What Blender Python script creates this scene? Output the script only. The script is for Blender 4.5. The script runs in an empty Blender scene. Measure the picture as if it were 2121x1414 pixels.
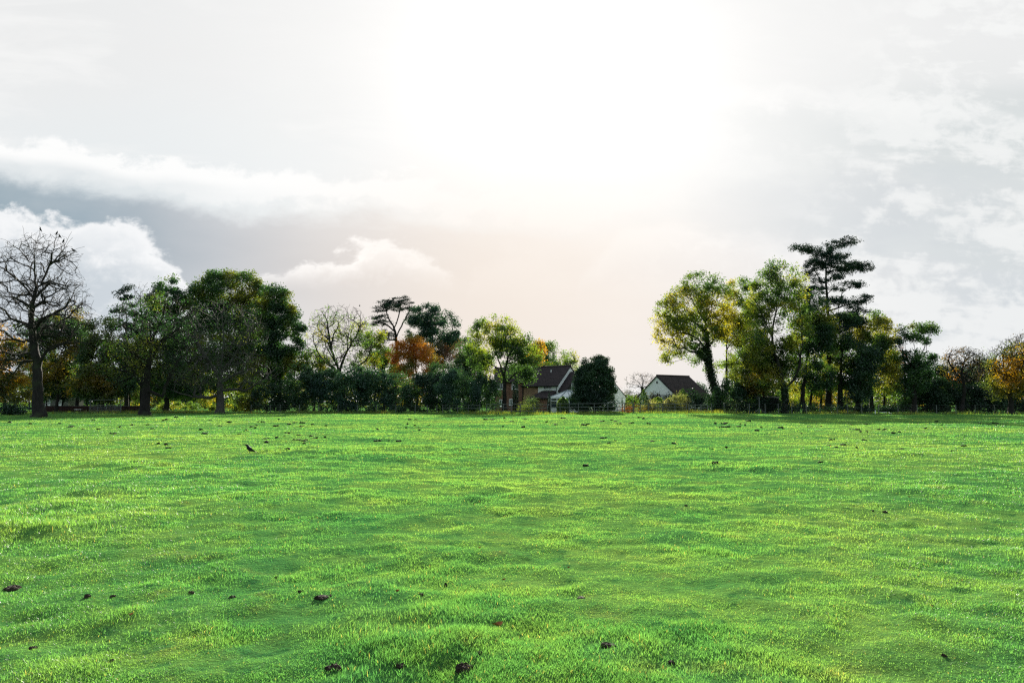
import bpy, math, random
import numpy as np
from mathutils import Vector

# ------------------------------------------------------------------ basics
sc = bpy.context.scene
COL = sc.collection
F, CX, CY = 1650.0, 1060.5, 707.0
PITCH = math.atan(124.0 / F)
cp, sp = math.cos(PITCH), math.sin(PITCH)
R = math.radians
EXPO = 1.55
HAZE = 0
SUN_AZ, SUN_EL = R(2.6), R(19.5)

# ------------------------------------------------------------------ noise (numpy)
_t = np.random.RandomState(7).rand(256, 256)
def vnoise(x, y):
    x = np.asarray(x, float); y = np.asarray(y, float)
    xi = np.floor(x).astype(int); yi = np.floor(y).astype(int)
    fx = x - xi; fy = y - yi
    fx = fx * fx * fx * (fx * (6 * fx - 15) + 10); fy = fy * fy * fy * (fy * (6 * fy - 15) + 10)
    a = _t[xi & 255, yi & 255]; b = _t[(xi + 1) & 255, yi & 255]
    c = _t[xi & 255, (yi + 1) & 255]; d = _t[(xi + 1) & 255, (yi + 1) & 255]
    return (a * (1 - fx) + b * fx) * (1 - fy) + (c * (1 - fx) + d * fx) * fy - 0.5
def n2(x, y, s, ox=0.0, oct=3):
    v = 0; a = 1.0; c, si = 0.8, 0.6
    for i in range(oct):
        v = v + a * vnoise((c * x - si * y) / s + ox + 17 * i, (si * x + c * y) / s + 3.3 * ox + 31 * i)
        s *= 0.5; a *= 0.5
        c, si = c * 0.8 - si * 0.6, si * 0.8 + c * 0.6
    return v
def n3(p, s, o=0.0):
    return (vnoise(p[:, 0] / s + o, p[:, 2] / s + o) + vnoise(p[:, 1] / s + 9 + o, p[:, 2] / s + 5 - o)
            + vnoise(p[:, 0] / s + 3 - o, p[:, 1] / s + 7 + o))
def _flat(px, py): D = 1.6 * F / (py - 831.0); return (px - CX) / F * D, D
TUFTS = [(*_flat(px, py), w * 1.6 / (py - 831.0), a) for px, py, w, a in [
    (110, 1118, 120, .16), (205, 1112, 40, .08), (350, 1110, 34, .09), (60, 1082, 60, .07), (150, 1078, 40, .06), (1060, 1078, 50, .06), (690, 1052, 70, .06), (585, 1085, 50, .05), (1730, 1048, 100, .07),
    (1480, 1152, 80, .07), (1400, 1150, 40, .05), (1540, 1045, 60, .05), (285, 967, 50, .07), (670, 965, 30, .07), (1900, 1040, 90, .05), (820, 1210, 60, .05), (1180, 1230, 60, .06), (900, 1370, 160, .06),
    (1330, 1345, 80, .05), (300, 1262, 70, .05), (1700, 1310, 60, .04), (1980, 1120, 90, .05), (450, 1180, 70, .04), (740, 1045, 40, .05), (1250, 1000, 70, .04), (1620, 990, 60, .05)]]
def tuft_field(x, y):
    v = 0.0
    for tx, ty, w, a in TUFTS:
        sx = w / 2.0; sy = max(0.22, sx * 0.45)
        v = v + a * np.exp(-((x - tx) / sx) ** 2 - ((y - ty) / sy) ** 2)
    return v
def ground(x, y):
    x = np.asarray(x, float); y = np.asarray(y, float)
    r = np.hypot(x, y)
    near = np.clip(1.25 - r / 130.0, 0.12, 1)
    h = 0.22 * n2(x, y * 1.5, 17.0, 3.1, 2)
    h = h + 0.05 * n2(x * 0.7, y * 1.6, 4.2, 8.2, 2)
    h = h + 0.034 * n2(x * 0.8, y * 1.3, 1.35, 1.2, 2) + 0.044 * n2(x, y, 0.34, 5.2, 2)
    tw = np.clip(n2(x, y, 2.6, 21.0, 2) - 0.16, 0, 1)          # tussocky humps
    h = h + 0.26 * tw * np.clip(0.5 + n2(x, y, 0.55, 2.0, 1), 0, 1)
    tf = tuft_field(x, y); h = h * near + tf * (0.16 + 0.5 * n2(x, y, 0.25, 11.0, 2))
    return h
def g0(x, y): return float(ground(np.array([x]), np.array([y]))[0])
CAM = np.array([0.0, 0.0, 1.6 + g0(0, 0) * 0.4])

def at(px, py, D):
    dx = (px - CX) / F; dy = (CY - py) / F
    d = np.array([dx, cp - dy * sp, sp + dy * cp])
    return CAM + d * (D / d[1])
def uv(px, py):
    dx = (px - CX) / F; dy = (CY - py) / F
    return dx / (cp - dy * sp), (sp + dy * cp) / (cp - dy * sp)
def foot(px, D, py=850):
    p = at(px, py, D); p[2] = g0(p[0], p[1]); return p
def mpp(D): return D / F

# ------------------------------------------------------------------ node helper
class NG:
    def __init__(s, tree): s.t = tree; s.n = tree.nodes; s.l = tree.links
    def new(s, typ, **k):
        n = s.n.new(typ)
        for a, v in k.items(): setattr(n, a, v)
        return n
    def put(s, sock, v):
        if isinstance(v, bpy.types.NodeSocket): s.l.new(v, sock)
        elif isinstance(v, (tuple, list)) and len(v) == 3 and sock.type == 'RGBA': sock.default_value = (*v, 1)
        else: sock.default_value = v
    def m(s, op, *a, clamp=False):
        n = s.new('ShaderNodeMath', operation=op, use_clamp=clamp)
        for i, v in enumerate(a): s.put(n.inputs[i], v)
        return n.outputs[0]
    def add(s, a, b): return s.m('ADD', a, b)
    def sub(s, a, b): return s.m('SUBTRACT', a, b)
    def mul(s, a, b): return s.m('MULTIPLY', a, b)
    def div(s, a, b): return s.m('DIVIDE', a, b)
    def smooth(s, x, a, b, lo=0.0, hi=1.0):
        n = s.new('ShaderNodeMapRange', interpolation_type='SMOOTHSTEP')
        if a > b: a, b, lo, hi = b, a, hi, lo
        for i, v in enumerate((x, a, b, lo, hi)): s.put(n.inputs[i], v)
        return n.outputs[0]
    def vec(s, x, y, z=0.0):
        n = s.new('ShaderNodeCombineXYZ')
        for i, v in enumerate((x, y, z)): s.put(n.inputs[i], v)
        return n.outputs[0]
    def noise(s, v, scale, detail=4, rough=0.5, dist=0.0):
        n = s.new('ShaderNodeTexNoise'); s.put(n.inputs['Vector'], v)
        n.inputs['Scale'].default_value = scale; n.inputs['Detail'].default_value = detail
        n.inputs['Roughness'].default_value = rough; n.inputs['Distortion'].default_value = dist
        return n.outputs['Fac']
    def ramp(s, x, pts, col=False, mode='LINEAR'):
        n = s.new('ShaderNodeValToRGB'); cr = n.color_ramp; cr.interpolation = mode
        while len(cr.elements) < len(pts): cr.elements.new(0.5)
        for e, (p, v) in zip(cr.elements, pts):
            e.position = p; e.color = (*v, 1) if col else (v, v, v, 1)
        s.put(n.inputs[0], x)
        return n.outputs[0]
    def mix(s, f, a, b, mode='MIX'):
        n = s.new('ShaderNodeMix', data_type='RGBA', blend_type=mode)
        s.put(n.inputs[0], f); s.put(n.inputs[6], a); s.put(n.inputs[7], b)
        return n.outputs[2]
    def attr(s, name): return s.new('ShaderNodeAttribute', attribute_name=name).outputs['Fac']

def mat(name):
    m = bpy.data.materials.new(name); m.use_nodes = True
    m.node_tree.nodes.clear()
    g = NG(m.node_tree); o = g.new('ShaderNodeOutputMaterial')
    return m, g, o

def lin(c): return tuple(((v / 255) / 12.92 if v / 255 <= 0.04045 else ((v / 255 + 0.055) / 1.055) ** 2.4) for v in c)

_mc = {}
def leaf_mat(name, cols, trans=1.6, tmix=0.5, gloss=0.03, hue=1.0):
    """cols: leaf colours along the clump value; leaves let light through"""
    if name in _mc: return _mc[name]
    m, g, o = mat(name)
    cl = g.attr('clump'); ti = g.attr('tint')
    k = len(cols)
    cols = [tuple(q * 0.80 for q in col) for col in cols]
    c = g.ramp(cl, [(i / (k - 1) if k > 1 else 0, col) for i, col in enumerate(cols)], True)
    v = g.smooth(ti, 0, 1, 0.72, 1.28)
    hsv = g.new('ShaderNodeHueSaturation'); g.put(hsv.inputs['Color'], c); g.put(hsv.inputs['Value'], v)
    tc = g.mix(1.0, hsv.outputs[0], (trans * 1.0, trans * 1.06, trans * 0.5), 'MULTIPLY')
    d = g.new('ShaderNodeBsdfDiffuse'); g.put(d.inputs[0], hsv.outputs[0])
    t = g.new('ShaderNodeBsdfTranslucent'); g.put(t.inputs[0], tc)
    mx = g.new('ShaderNodeMixShader'); mx.inputs[0].default_value = tmix
    g.l.new(d.outputs[0], mx.inputs[1]); g.l.new(t.outputs[0], mx.inputs[2])
    gl = g.new('ShaderNodeBsdfGlossy'); gl.inputs['Roughness'].default_value = 0.45
    gl.inputs[0].default_value = (0.9, 0.95, 1, 1)
    m2 = g.new('ShaderNodeMixShader'); m2.inputs[0].default_value = gloss
    g.l.new(mx.outputs[0], m2.inputs[1]); g.l.new(gl.outputs[0], m2.inputs[2])
    g.l.new(m2.outputs[0], o.inputs[0])
    _mc[name] = m
    return m

def bark_mat(name, a, b, scale=3.0):
    if name in _mc: return _mc[name]
    m, g, o = mat(name)
    tc = g.new('ShaderNodeTexCoord')
    mp = g.new('ShaderNodeMapping'); mp.inputs['Scale'].default_value = (4, 4, 0.9)
    g.l.new(tc.outputs['Object'], mp.inputs[0])
    f = g.noise(mp.outputs[0], scale, 6, 0.65)
    p = g.noise(tc.outputs['Object'], 0.7, 3)
    c = g.mix(g.smooth(f, 0.35, 0.65), a, b)
    c = g.mix(g.mul(g.smooth(p, 0.5, 0.7), 0.5), c, (0.05, 0.07, 0.03))
    bs = g.new('ShaderNodeBsdfPrincipled'); g.put(bs.inputs['Base Color'], c)
    bs.inputs['Roughness'].default_value = 0.9
    bs.inputs['Specular IOR Level'].default_value = 0.2
    bm = g.new('ShaderNodeBump'); bm.inputs['Strength'].default_value = 0.8; bm.inputs['Distance'].default_value = 0.08
    g.l.new(f, bm.inputs['Height']); g.l.new(bm.outputs[0], bs.inputs['Normal'])
    g.l.new(bs.outputs[0], o.inputs[0]); _mc[name] = m
    return m

def plain_mat(name, col, rough=0.7, var=0.15, scale=3.0, spec=0.3, metal=0.0, bump=0.0):
    if name in _mc: return _mc[name]
    m, g, o = mat(name)
    tc = g.new('ShaderNodeTexCoord')
    f = g.noise(tc.outputs['Object'], scale, 5, 0.6)
    c = g.mix(g.smooth(f, 0.3, 0.7), tuple(v * (1 - var) for v in col), tuple(min(1, v * (1 + var)) for v in col))
    bs = g.new('ShaderNodeBsdfPrincipled'); g.put(bs.inputs['Base Color'], c)
    bs.inputs['Roughness'].default_value = rough; bs.inputs['Specular IOR Level'].default_value = spec
    bs.inputs['Metallic'].default_value = metal
    if bump:
        bm = g.new('ShaderNodeBump'); bm.inputs['Strength'].default_value = 0.6; bm.inputs['Distance'].default_value = bump
        g.l.new(f, bm.inputs['Height']); g.l.new(bm.outputs[0], bs.inputs['Normal'])
    g.l.new(bs.outputs[0], o.inputs[0]); _mc[name] = m
    return m

# ------------------------------------------------------------------ object helpers
def tag(o, label, cat=None, group=None, kind=None):
    if label: o['label'] = label
    if cat: o['category'] = cat
    if group: o['group'] = group
    if kind: o['kind'] = kind
    return o
def thing(name, label, cat, loc, group=None, rz=0.0):
    o = bpy.data.objects.new(name, None); COL.objects.link(o)
    o.location = loc; o.rotation_euler.z = rz; o.empty_display_size = 0.3
    return tag(o, label, cat, group)
def link_mesh(name, me, material, parent=None):
    me.materials.append(material)
    o = bpy.data.objects.new(name, me); COL.objects.link(o)
    if parent is not None: o.parent = parent
    return o
def np_mesh(name, V, loops, counts, smooth=False):
    me = bpy.data.meshes.new(name)
    V = np.ascontiguousarray(V, dtype=np.float32)
    me.vertices.add(len(V)); me.vertices.foreach_set('co', V.ravel())
    me.loops.add(len(loops)); me.loops.foreach_set('vertex_index', np.ascontiguousarray(loops, dtype=np.int32))
    me.polygons.add(len(counts))
    st = np.concatenate([[0], np.cumsum(counts)[:-1]]).astype(np.int32)
    me.polygons.foreach_set('loop_start', st)
    if smooth: me.polygons.foreach_set('use_smooth', np.ones(len(counts), bool))
    me.update(calc_edges=True)
    return me
def fattr(me, name, vals):
    a = me.attributes.new(name, 'FLOAT', 'FACE'); a.data.foreach_set('value', np.ascontiguousarray(vals, dtype=np.float32))

class MB:
    """collects polygons in world space, builds one mesh"""
    def __init__(s): s.v = []; s.f = []
    def poly(s, pts):
        b = len(s.v); s.v += [tuple(p) for p in pts]; s.f.append(list(range(b, b + len(pts))))
    def hexa(s, a, b):  # two quads a (4 pts), b (4 pts): closed box
        i = len(s.v); s.v += [tuple(p) for p in list(a) + list(b)]
        for q in ((3, 2, 1, 0), (4, 5, 6, 7), (0, 1, 5, 4), (1, 2, 6, 5), (2, 3, 7, 6), (3, 0, 4, 7)):
            s.f.append([i + k for k in q])
    def prism(s, pts, d):
        d = np.array(d, float); n = len(pts); i = len(s.v)
        s.v += [tuple(p) for p in pts] + [tuple(np.array(p) + d) for p in pts]
        s.f.append([i + k for k in reversed(range(n))]); s.f.append([i + n + k for k in range(n)])
        for k in range(n): s.f.append([i + k, i + (k + 1) % n, i + n + (k + 1) % n, i + n + k])
    def box(s, fr, s0, s1, t0, t1, z0, z1):
        P = fr
        s.hexa([P(s0, t0, z0), P(s1, t0, z0), P(s1, t1, z0), P(s0, t1, z0)],
               [P(s0, t0, z1), P(s1, t0, z1), P(s1, t1, z1), P(s0, t1, z1)])
    def bar(s, p, q, w, h=None, k=0):
        """bar between two points; k>2: round with k sides"""
        p = np.array(p, float); q = np.array(q, float); d = q - p; L = np.linalg.norm(d); d /= L
        ref = np.array([0, 0, 1.0]) if abs(d[2]) < 0.9 else np.array([1.0, 0, 0])
        a = np.cross(d, ref); a /= np.linalg.norm(a); b = np.cross(a, d)
        h = w if h is None else h
        if k > 2:
            pts = [p + a * w / 2 * math.cos(6.2832 * i / k) + b * h / 2 * math.sin(6.2832 * i / k) for i in range(k)]
        else:
            pts = [p - a * w / 2 - b * h / 2, p + a * w / 2 - b * h / 2, p + a * w / 2 + b * h / 2, p - a * w / 2 + b * h / 2]
        s.prism(pts, d * L)
    def build(s, name, material, parent=None, smooth=False):
        o3 = np.array(parent_origin(parent))
        me = bpy.data.meshes.new(name)
        me.from_pydata([tuple(np.array(v) - o3) for v in s.v], [], s.f)
        import bmesh
        bm = bmesh.new(); bm.from_mesh(me); bmesh.ops.recalc_face_normals(bm, faces=bm.faces); bm.to_mesh(me); bm.free()
        if smooth:
            for p in me.polygons: p.use_smooth = True
        return link_mesh(name, me, material, parent)
def parent_origin(p):
    v = Vector((0, 0, 0))
    while p is not None: v += p.location; p = p.parent
    return v

# ------------------------------------------------------------------ trees
class Skel:
    def __init__(s, rng, cap=20000):
        s.P = np.zeros((cap, 3)); s.D = np.zeros((cap, 3)); s.par = np.full(cap, -1); s.pl = np.zeros(cap)
        s.ok = np.ones(cap, bool); s.n = 0; s.rng = rng; s.tips = []
    def add(s, p, par, ok=True):
        i = s.n; s.n += 1
        s.P[i] = p; s.par[i] = par
        if par >= 0:
            d = s.P[i] - s.P[par]; L = np.linalg.norm(d) + 1e-9; s.D[i] = d / L; s.pl[i] = s.pl[par] + L
        else: s.D[i] = (0, 0, 1)
        s.ok[i] = ok
        return i
    def line(s, pts, par=-1, seg=0.8, ok=True, wob=0.06):
        if par < 0: par = s.add(pts[0], -1, False)
        pts = [np.array(p, float) for p in pts]
        prev = s.P[par].copy(); ctrl = [prev] + pts[1:] if len(pts) > 1 else [prev] + pts
        # catmull-rom through the points
        for k in range(len(ctrl) - 1):
            p0 = ctrl[max(k - 1, 0)]; p1 = ctrl[k]; p2 = ctrl[k + 1]; p3 = ctrl[min(k + 2, len(ctrl) - 1)]
            m = max(1, int(math.ceil(np.linalg.norm(p2 - p1) / seg)))
            for j in range(1, m + 1):
                t = j / m
                q = 0.5 * ((2 * p1) + (-p0 + p2) * t + (2 * p0 - 5 * p1 + 4 * p2 - p3) * t * t + (-p0 + 3 * p1 - 3 * p2 + p3) * t ** 3)
                if j < m: q = q + s.rng.normal(0, wob, 3)
                par = s.add(q, par, ok)
        return par
    def nearest(s, p):
        d = np.linalg.norm(s.P[:s.n] - p, axis=1); return int(np.argmin(d))
    def grow(s, T, alpha=0.25, seg=0.8, curve=0.35, jit=0.06, up=0.0):
        base = s.P[:s.n][s.ok[:s.n]]
        if len(base) == 0: s.ok[s.n - 1] = True; base = s.P[s.n - 1:s.n]
        dd = np.min(np.linalg.norm(T[:, None, :] - base[None, ::max(1, len(base) // 60), :], axis=2), axis=1)
        T = T[np.argsort(dd * s.rng.uniform(0.85, 1.15, len(T)))]
        for t in T:
            n = s.n
            if n > len(s.P) - 60: break
            d = t - s.P[:n]; L = np.linalg.norm(d, axis=1) + 1e-6
            cs = np.einsum('ij,ij->i', d, s.D[:n]) / L
            cost = L * (1.35 - 0.45 * cs) + alpha * s.pl[:n] + (~s.ok[:n]) * 1e6
            j = int(np.argmin(cost)); Lj = L[j]
            m = max(1, int(round(Lj / seg)))
            p0 = s.P[j].copy(); c = p0 + s.D[j] * Lj * curve + np.array([0, 0, up * Lj]); par = j
            for k in range(1, m + 1):
                u = k / m
                q = (1 - u) ** 2 * p0 + 2 * u * (1 - u) * c + u * u * t
                if k < m: q = q + s.rng.normal(0, jit * Lj / m, 3)
                par = s.add(q, par)
            s.tips.append(par)
    def radii(s, rb, rt):
        n = s.n; nch = np.zeros(n, int)
        for i in range(1, n):
            if s.par[i] >= 0: nch[s.par[i]] += 1
        N = max(2, int((nch == 0).sum()))
        e = max(1.6, math.log(N) / math.log(max(rb / rt, 1.5)))
        acc = np.zeros(n); r = np.zeros(n)
        for i in range(n - 1, -1, -1):
            r[i] = rt if acc[i] == 0 else acc[i] ** (1 / e)
            if s.par[i] >= 0: acc[s.par[i]] += r[i] ** e
        r *= rb / r[0]
        r = np.maximum(r, rt)
        nt = s.ntrunk; L = s.pl[nt - 1] + 1e-6
        r[:nt] *= 1 - (1 - s.taper) * np.clip(s.pl[:nt] / L, 0, 1) ** 0.8
        for i in range(1, n):
            p = s.par[i]
            if p >= 0: r[i] = min(r[i], r[p] * (0.62 if (p < nt <= i) else 1.0))
        z = s.P[:n, 2] - s.P[0, 2]
        hgt = z.max()
        r = r * (1 + 0.55 * np.exp(-np.maximum(z, 0) / (rb * 1.4)) * (r > rb * 0.6))
        r = np.where(s.ok[:n], r, r * (1 - 0.12 * np.clip(z / hgt, 0, 1)))
        return r

def tubes(P, par, r, minr=0.0):
    """per-edge frusta whose rings meet at the nodes"""
    n = len(P); D = np.zeros((n, 3)); D[0] = (0, 0, 1)
    has = par >= 0
    D[has] = P[has] - P[par[has]]; D /= (np.linalg.norm(D, axis=1)[:, None] + 1e-9)
    main = np.full(n, -1); best = np.zeros(n)
    for i in range(n):
        p = par[i]
        if p >= 0 and r[i] > best[p]: best[p] = r[i]; main[p] = i
    N = D.copy(); hm = main >= 0; N[hm] = D[hm] + D[main[hm]]; N[0] = D[main[0]] if main[0] >= 0 else D[0]
    N /= (np.linalg.norm(N, axis=1)[:, None] + 1e-9)
    ref = np.array([0.28, 0.93, 0.22])
    def ring(C, Nn, rad, k):
        a = np.cross(Nn, ref); a /= (np.linalg.norm(a, axis=1)[:, None] + 1e-9); b = np.cross(Nn, a)
        th = np.arange(k) * 2 * math.pi / k
        return C[:, None, :] + rad[:, None, None] * (a[:, None, :] * np.cos(th)[None, :, None] + b[:, None, :] * np.sin(th)[None, :, None])
    E = np.where(has)[0]
    Vs, Ls, base, cnt = [], [], 0, 0
    for lo, hi, k in ((0.14, 1e9, 9), (0.05, 0.14, 5), (minr, 0.05, 3)):
        e = E[(r[E] >= lo) & (r[E] < hi)]
        if not len(e): continue
        p = par[e]; ism = main[p] == e
        N0 = np.where(ism[:, None], N[p], D[e]); r0 = np.where(ism, r[p], np.minimum(r[p], r[e] * 1.25))
        A = ring(P[p], N0, r0, k); B = ring(P[e], N[e], r[e], k)
        V = np.concatenate([A, B], axis=1).reshape(-1, 3)
        i0 = base + np.arange(len(e))[:, None] * 2 * k; q = np.arange(k)[None, :]; q2 = (q + 1) % k
        L = np.stack([i0 + q, i0 + q2, i0 + k + q2, i0 + k + q], axis=2).reshape(-1)
        Vs.append(V); Ls.append(L); base += len(V); cnt += len(e) * k
    return np.concatenate(Vs), np.concatenate(Ls), np.full(cnt, 4)

def leaves_mesh(name, rng, C, size, clump, flat=0.0, asp=0.62, droop=0.0):
    n = len(C)
    nv = rng.normal(0, 1, (n, 3)); nv[:, 2] += flat * np.sign(nv[:, 2] + 1e-6); nv /= np.linalg.norm(nv, axis=1)[:, None]
    t = rng.normal(0, 1, (n, 3)); t[:, 2] -= droop; t -= nv * np.einsum('ij,ij->i', t, nv)[:, None]; t /= np.linalg.norm(t, axis=1)[:, None]
    b = np.cross(nv, t); s = size * rng.uniform(0.6, 1.35, n)
    L = (s * 0.5)[:, None]; W = L * asp
    V = np.stack([C - t * L, C + b * W - t * L * 0.15, C + t * L + nv * L * 0.25, C - b * W - t * L * 0.15], axis=1).reshape(-1, 3)
    me = np_mesh(name, V, np.arange(4 * n), np.full(n, 4))
    fattr(me, 'tint', rng.rand(n)); fattr(me, 'clump', np.clip(clump, 0, 1))
    return me

def lobe_points(rng, lobes, D, n, shell=0.5, gap=0.15, gs=1.8, depth=1.0, zmin=0.4):
    """points inside ellipsoids given in photo pixels (x, y, rx, ry[, dy metres, ry-depth])"""
    k = mpp(D); vol = np.array([l[2] * l[3] * max(l[2], l[3]) ** 0.7 for l in lobes], float); vol /= vol.sum()
    out = []; need = n
    while need > 0:
        m = int(need * 1.8) + 20
        w = rng.choice(len(lobes), m, p=vol)
        v = rng.normal(0, 1, (m, 3)); v /= np.linalg.norm(v, axis=1)[:, None]
        v *= (rng.rand(m) ** (1 / 3 * (1 - shell) + 0.04))[:, None]
        pts = np.zeros((m, 3))
        for i, l in enumerate(lobes):
            s = w == i
            if not s.any(): continue
            c = at(l[0], l[1], D); off = l[4] if len(l) > 4 else 0.0
            rz = l[5] if len(l) > 5 else l[2] * k * depth
            pts[s] = c + v[s] * np.array([l[2] * k, rz, l[3] * k]) + np.array([0, off, 0])
        keep = (n3(pts, gs, 2.0) > -0.75 + gap * 3) & (pts[:, 2] > zmin)
        pts = pts[keep]
        out.append(pts[:need]); need -= len(pts[:need])
        if len(pts) == 0: gap -= 0.1
    return np.concatenate(out)

SEED = [100]
BARK = bark_mat('bark', (0.010, 0.009, 0.009), (0.027, 0.024, 0.021))
BARK_GREY = bark_mat('bark_grey', (0.040, 0.038, 0.035), (0.095, 0.090, 0.080))
BARK_DARK = bark_mat('bark_dark', (0.018, 0.016, 0.014), (0.045, 0.040, 0.034))

def tree(name, label, px, D, lobes, leaf, lai=3.0, ls=0.30, ncl=None, trunk=None, limbs=(), rb=None, rt=0.018,
         alpha=0.22, bark=None, cat='tree', group=None, shell=0.45, gap=0.12, clr=0.52, gs=1.8, flat=0.0, zmin=0.4,
         seg=0.9, curve=0.35, jit=0.07, up=0.05, depth=0.9, twigs=0, droop=0.0, ivy=None, minr=0.0, seed=None, crown='crown',
         stem='trunk', vert=0.75, wob=0.06, asp=0.62, hue=(0.5, 0.9), twig_zone=None, taper=0.42, exact=()):
    SEED[0] += 1
    rng = np.random.RandomState(seed or SEED[0])
    k = mpp(D)
    b = foot(px, D); root = thing(name, label, cat, tuple(b), group)
    top = min(l[1] for l in lobes)
    cx = sum(l[0] * l[2] * l[3] for l in lobes) / sum(l[2] * l[3] for l in lobes)
    low = max(l[1] + l[3] for l in lobes)
    area = sum(math.pi * l[2] * l[3] for l in lobes) * 0.72 * k * k
    if trunk is None:
        mid = sum(l[1] * l[2] * l[3] for l in lobes) / sum(l[2] * l[3] for l in lobes)
        trunk = [(px, 857), (px + 2, (857 + mid) / 2 + 5), (px * 0.4 + cx * 0.6, mid - (mid - top) * 0.2)]
    H = (857 - top) * k
    if rb is None: rb = max(0.05, 0.02 * H + 0.02)
    sk = Skel(rng)
    pts = [b - np.array([0, 0, 0.15])] + [at(x, y, D) for x, y in trunk[1:]]
    end = sk.line(pts, -1, seg=seg, ok=True, wob=wob)
    sk.ntrunk = sk.n; sk.taper = taper
    # lower part of the trunk carries no boughs
    zc = at(px, low, D)[2] + 0.3
    sk.ok[:sk.n] = sk.P[:sk.n, 2] > min(zc, sk.P[end, 2] * 0.75)
    sk.ok[end] = True
    for lb in limbs:
        dz = rng.uniform(-0.9, 0.9); pp = [at(x, y, D) for x, y in lb]
        j = sk.nearest(pp[0])
        for q, p in enumerate(pp): p[1] += dz * q
        sk.line(pp, j, seg=seg, ok=True, wob=wob)
    for lb in exact:
        pp = [at(x, y, D) for x, y in lb]; sk.line(pp, sk.nearest(pp[0]), seg=0.5, ok=True, wob=0.04)
    if ncl is None: ncl = int(np.clip(area * 2.4, 50, 800))
    T = lobe_points(rng, lobes, D, ncl, shell, gap, gs, depth, zmin)
    sk.grow(T, alpha, seg, curve, jit, up)
    if twigs:
        TT = lobe_points(rng, twig_zone or lobes, D, twigs, 0.35, -0.2, gs, depth, zmin)
        sk.grow(TT, alpha * 0.6, 0.55, 0.30, 0.09, up * 0.5 - droop * 0.1)
    r = sk.radii(rb, rt)
    P = sk.P[:sk.n]
    V, L, c = tubes(P, sk.par[:sk.n], r, minr)
    wm = np_mesh(stem, V - b, L, c, smooth=True)
    link_mesh(stem, wm, bark or BARK, root)
    if lai > 0:
        ls = ls * 0.84; la = 0.5 * ls * ls * asp
        nl = int(lai * area / la * (1.9 if lai >= 1.3 else 1.3))
        tp = T; tb = np.array([P[i] for i in sk.tips[:len(T)]]) if False else T
        w = rng.dirichlet(np.full(len(tp), 2.2)); idx = rng.choice(len(tp), nl, p=w)
        cr = clr * rng.uniform(0.7, 1.4, len(tp))
        off = rng.normal(0, 1, (nl, 3)); off /= np.linalg.norm(off, axis=1)[:, None]
        off *= (rng.rand(nl) ** 0.62 * cr[idx] * 2.0)[:, None] * np.array([1, 1, vert])
        C = tp[idx] + off
        C = C[C[:, 2] > 0.12]; idx = idx[:len(C)]
        zz = (C[:, 2] - C[:, 2].min()) / (np.ptp(C[:, 2]) + 1e-6)
        cl = hue[0] + (hue[1]) * n3(C, 2.6, px * 0.37) + 0.25 * rng.normal(0, 1, len(tp))[rng.choice(len(tp), len(C)) if False else np.minimum(idx, len(tp) - 1)] * 0.5
        me = leaves_mesh(crown, rng, C - b, ls, cl, flat, asp, droop)
        link_mesh(crown, me, leaf, root)
    if ivy:
        m_, y0, y1, rad, lim = ivy
        z0, z1 = at(px, y0, D)[2], at(px, y1, D)[2]
        ii = np.array([i for i in range(sk.n) if z1 > P[i, 2] > z0 and r[i] > lim])
        if len(ii):
            nI = int(len(ii) * 260); q = ii[rng.randint(0, len(ii), nI)]; pq = np.maximum(sk.par[q], 0)
            t = rng.rand(nI)[:, None]; base = P[q] * (1 - t) + P[pq] * t
            taper = 0.6 + 0.7 * (1 - (base[:, 2:3] - z0) / (z1 - z0 + 1e-6))
            v = rng.normal(0, 1, (nI, 3)); v /= np.linalg.norm(v, axis=1)[:, None]
            C = base + v * (r[q][:, None] + rad * taper * rng.rand(nI)[:, None])
            me = leaves_mesh('ivy', rng, C - b, 0.2, 0.5 + 0.6 * n3(C, 1.2), 0, 0.8)
            link_mesh('ivy', me, m_, root)
    return root

def hull_bush(name, label, pts, D, leaf, cat='shrub', group=None, ls=0.16, dens=170, rough=0.10, rz=None, core=None, trunk_r=0.06):
    """clipped topiary: outline (px) revolved, leaves packed on its skin; pts = [(half-width, y)], centre x first"""
    SEED[0] += 1; rng = np.random.RandomState(SEED[0])
    px, prof = pts; k = mpp(D); b = foot(px, D)
    root = thing(name, label, cat, tuple(b), group)
    zs = np.array([at(px, y, D)[2] for _, y in prof]); rs = np.array([w * k for w, _ in prof])
    seglen = np.hypot(np.diff(zs), np.diff(rs)); wgt = seglen * (rs[:-1] + rs[1:]) / 2 + 1e-4
    n = int(dens * 2 * math.pi * wgt.sum()) ; s = rng.choice(len(wgt), n, p=wgt / wgt.sum()); t = rng.rand(n)
    z = zs[s] * (1 - t) + zs[s + 1] * t; r = rs[s] * (1 - t) + rs[s + 1] * t
    th = rng.rand(n) * 6.2832; r = r * (1 + 0.05 * np.sin(3 * th + z * 2)) - np.abs(rng.normal(0, rough, n))
    r = np.maximum(r, 0.02)
    C = np.stack([b[0] + r * np.cos(th), b[1] + r * np.sin(th), np.maximum(z, b[2] + 0.05) - np.abs(rng.normal(0, rough * .5, n))], 1)
    me = leaves_mesh('foliage', rng, C - b, ls, 0.5 + 0.5 * n3(C, 0.9) + 0.1 * rng.normal(0, 1, n), 0.0, 0.7)
    link_mesh('foliage', me, leaf, root)
    m = MB(); m.bar(b - np.array([0, 0, .1]), (b[0], b[1], (zs.max() + b[2]) * 0.55), 2 * trunk_r, k=7); m.build('stem', BARK, root)
    return root

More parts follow.
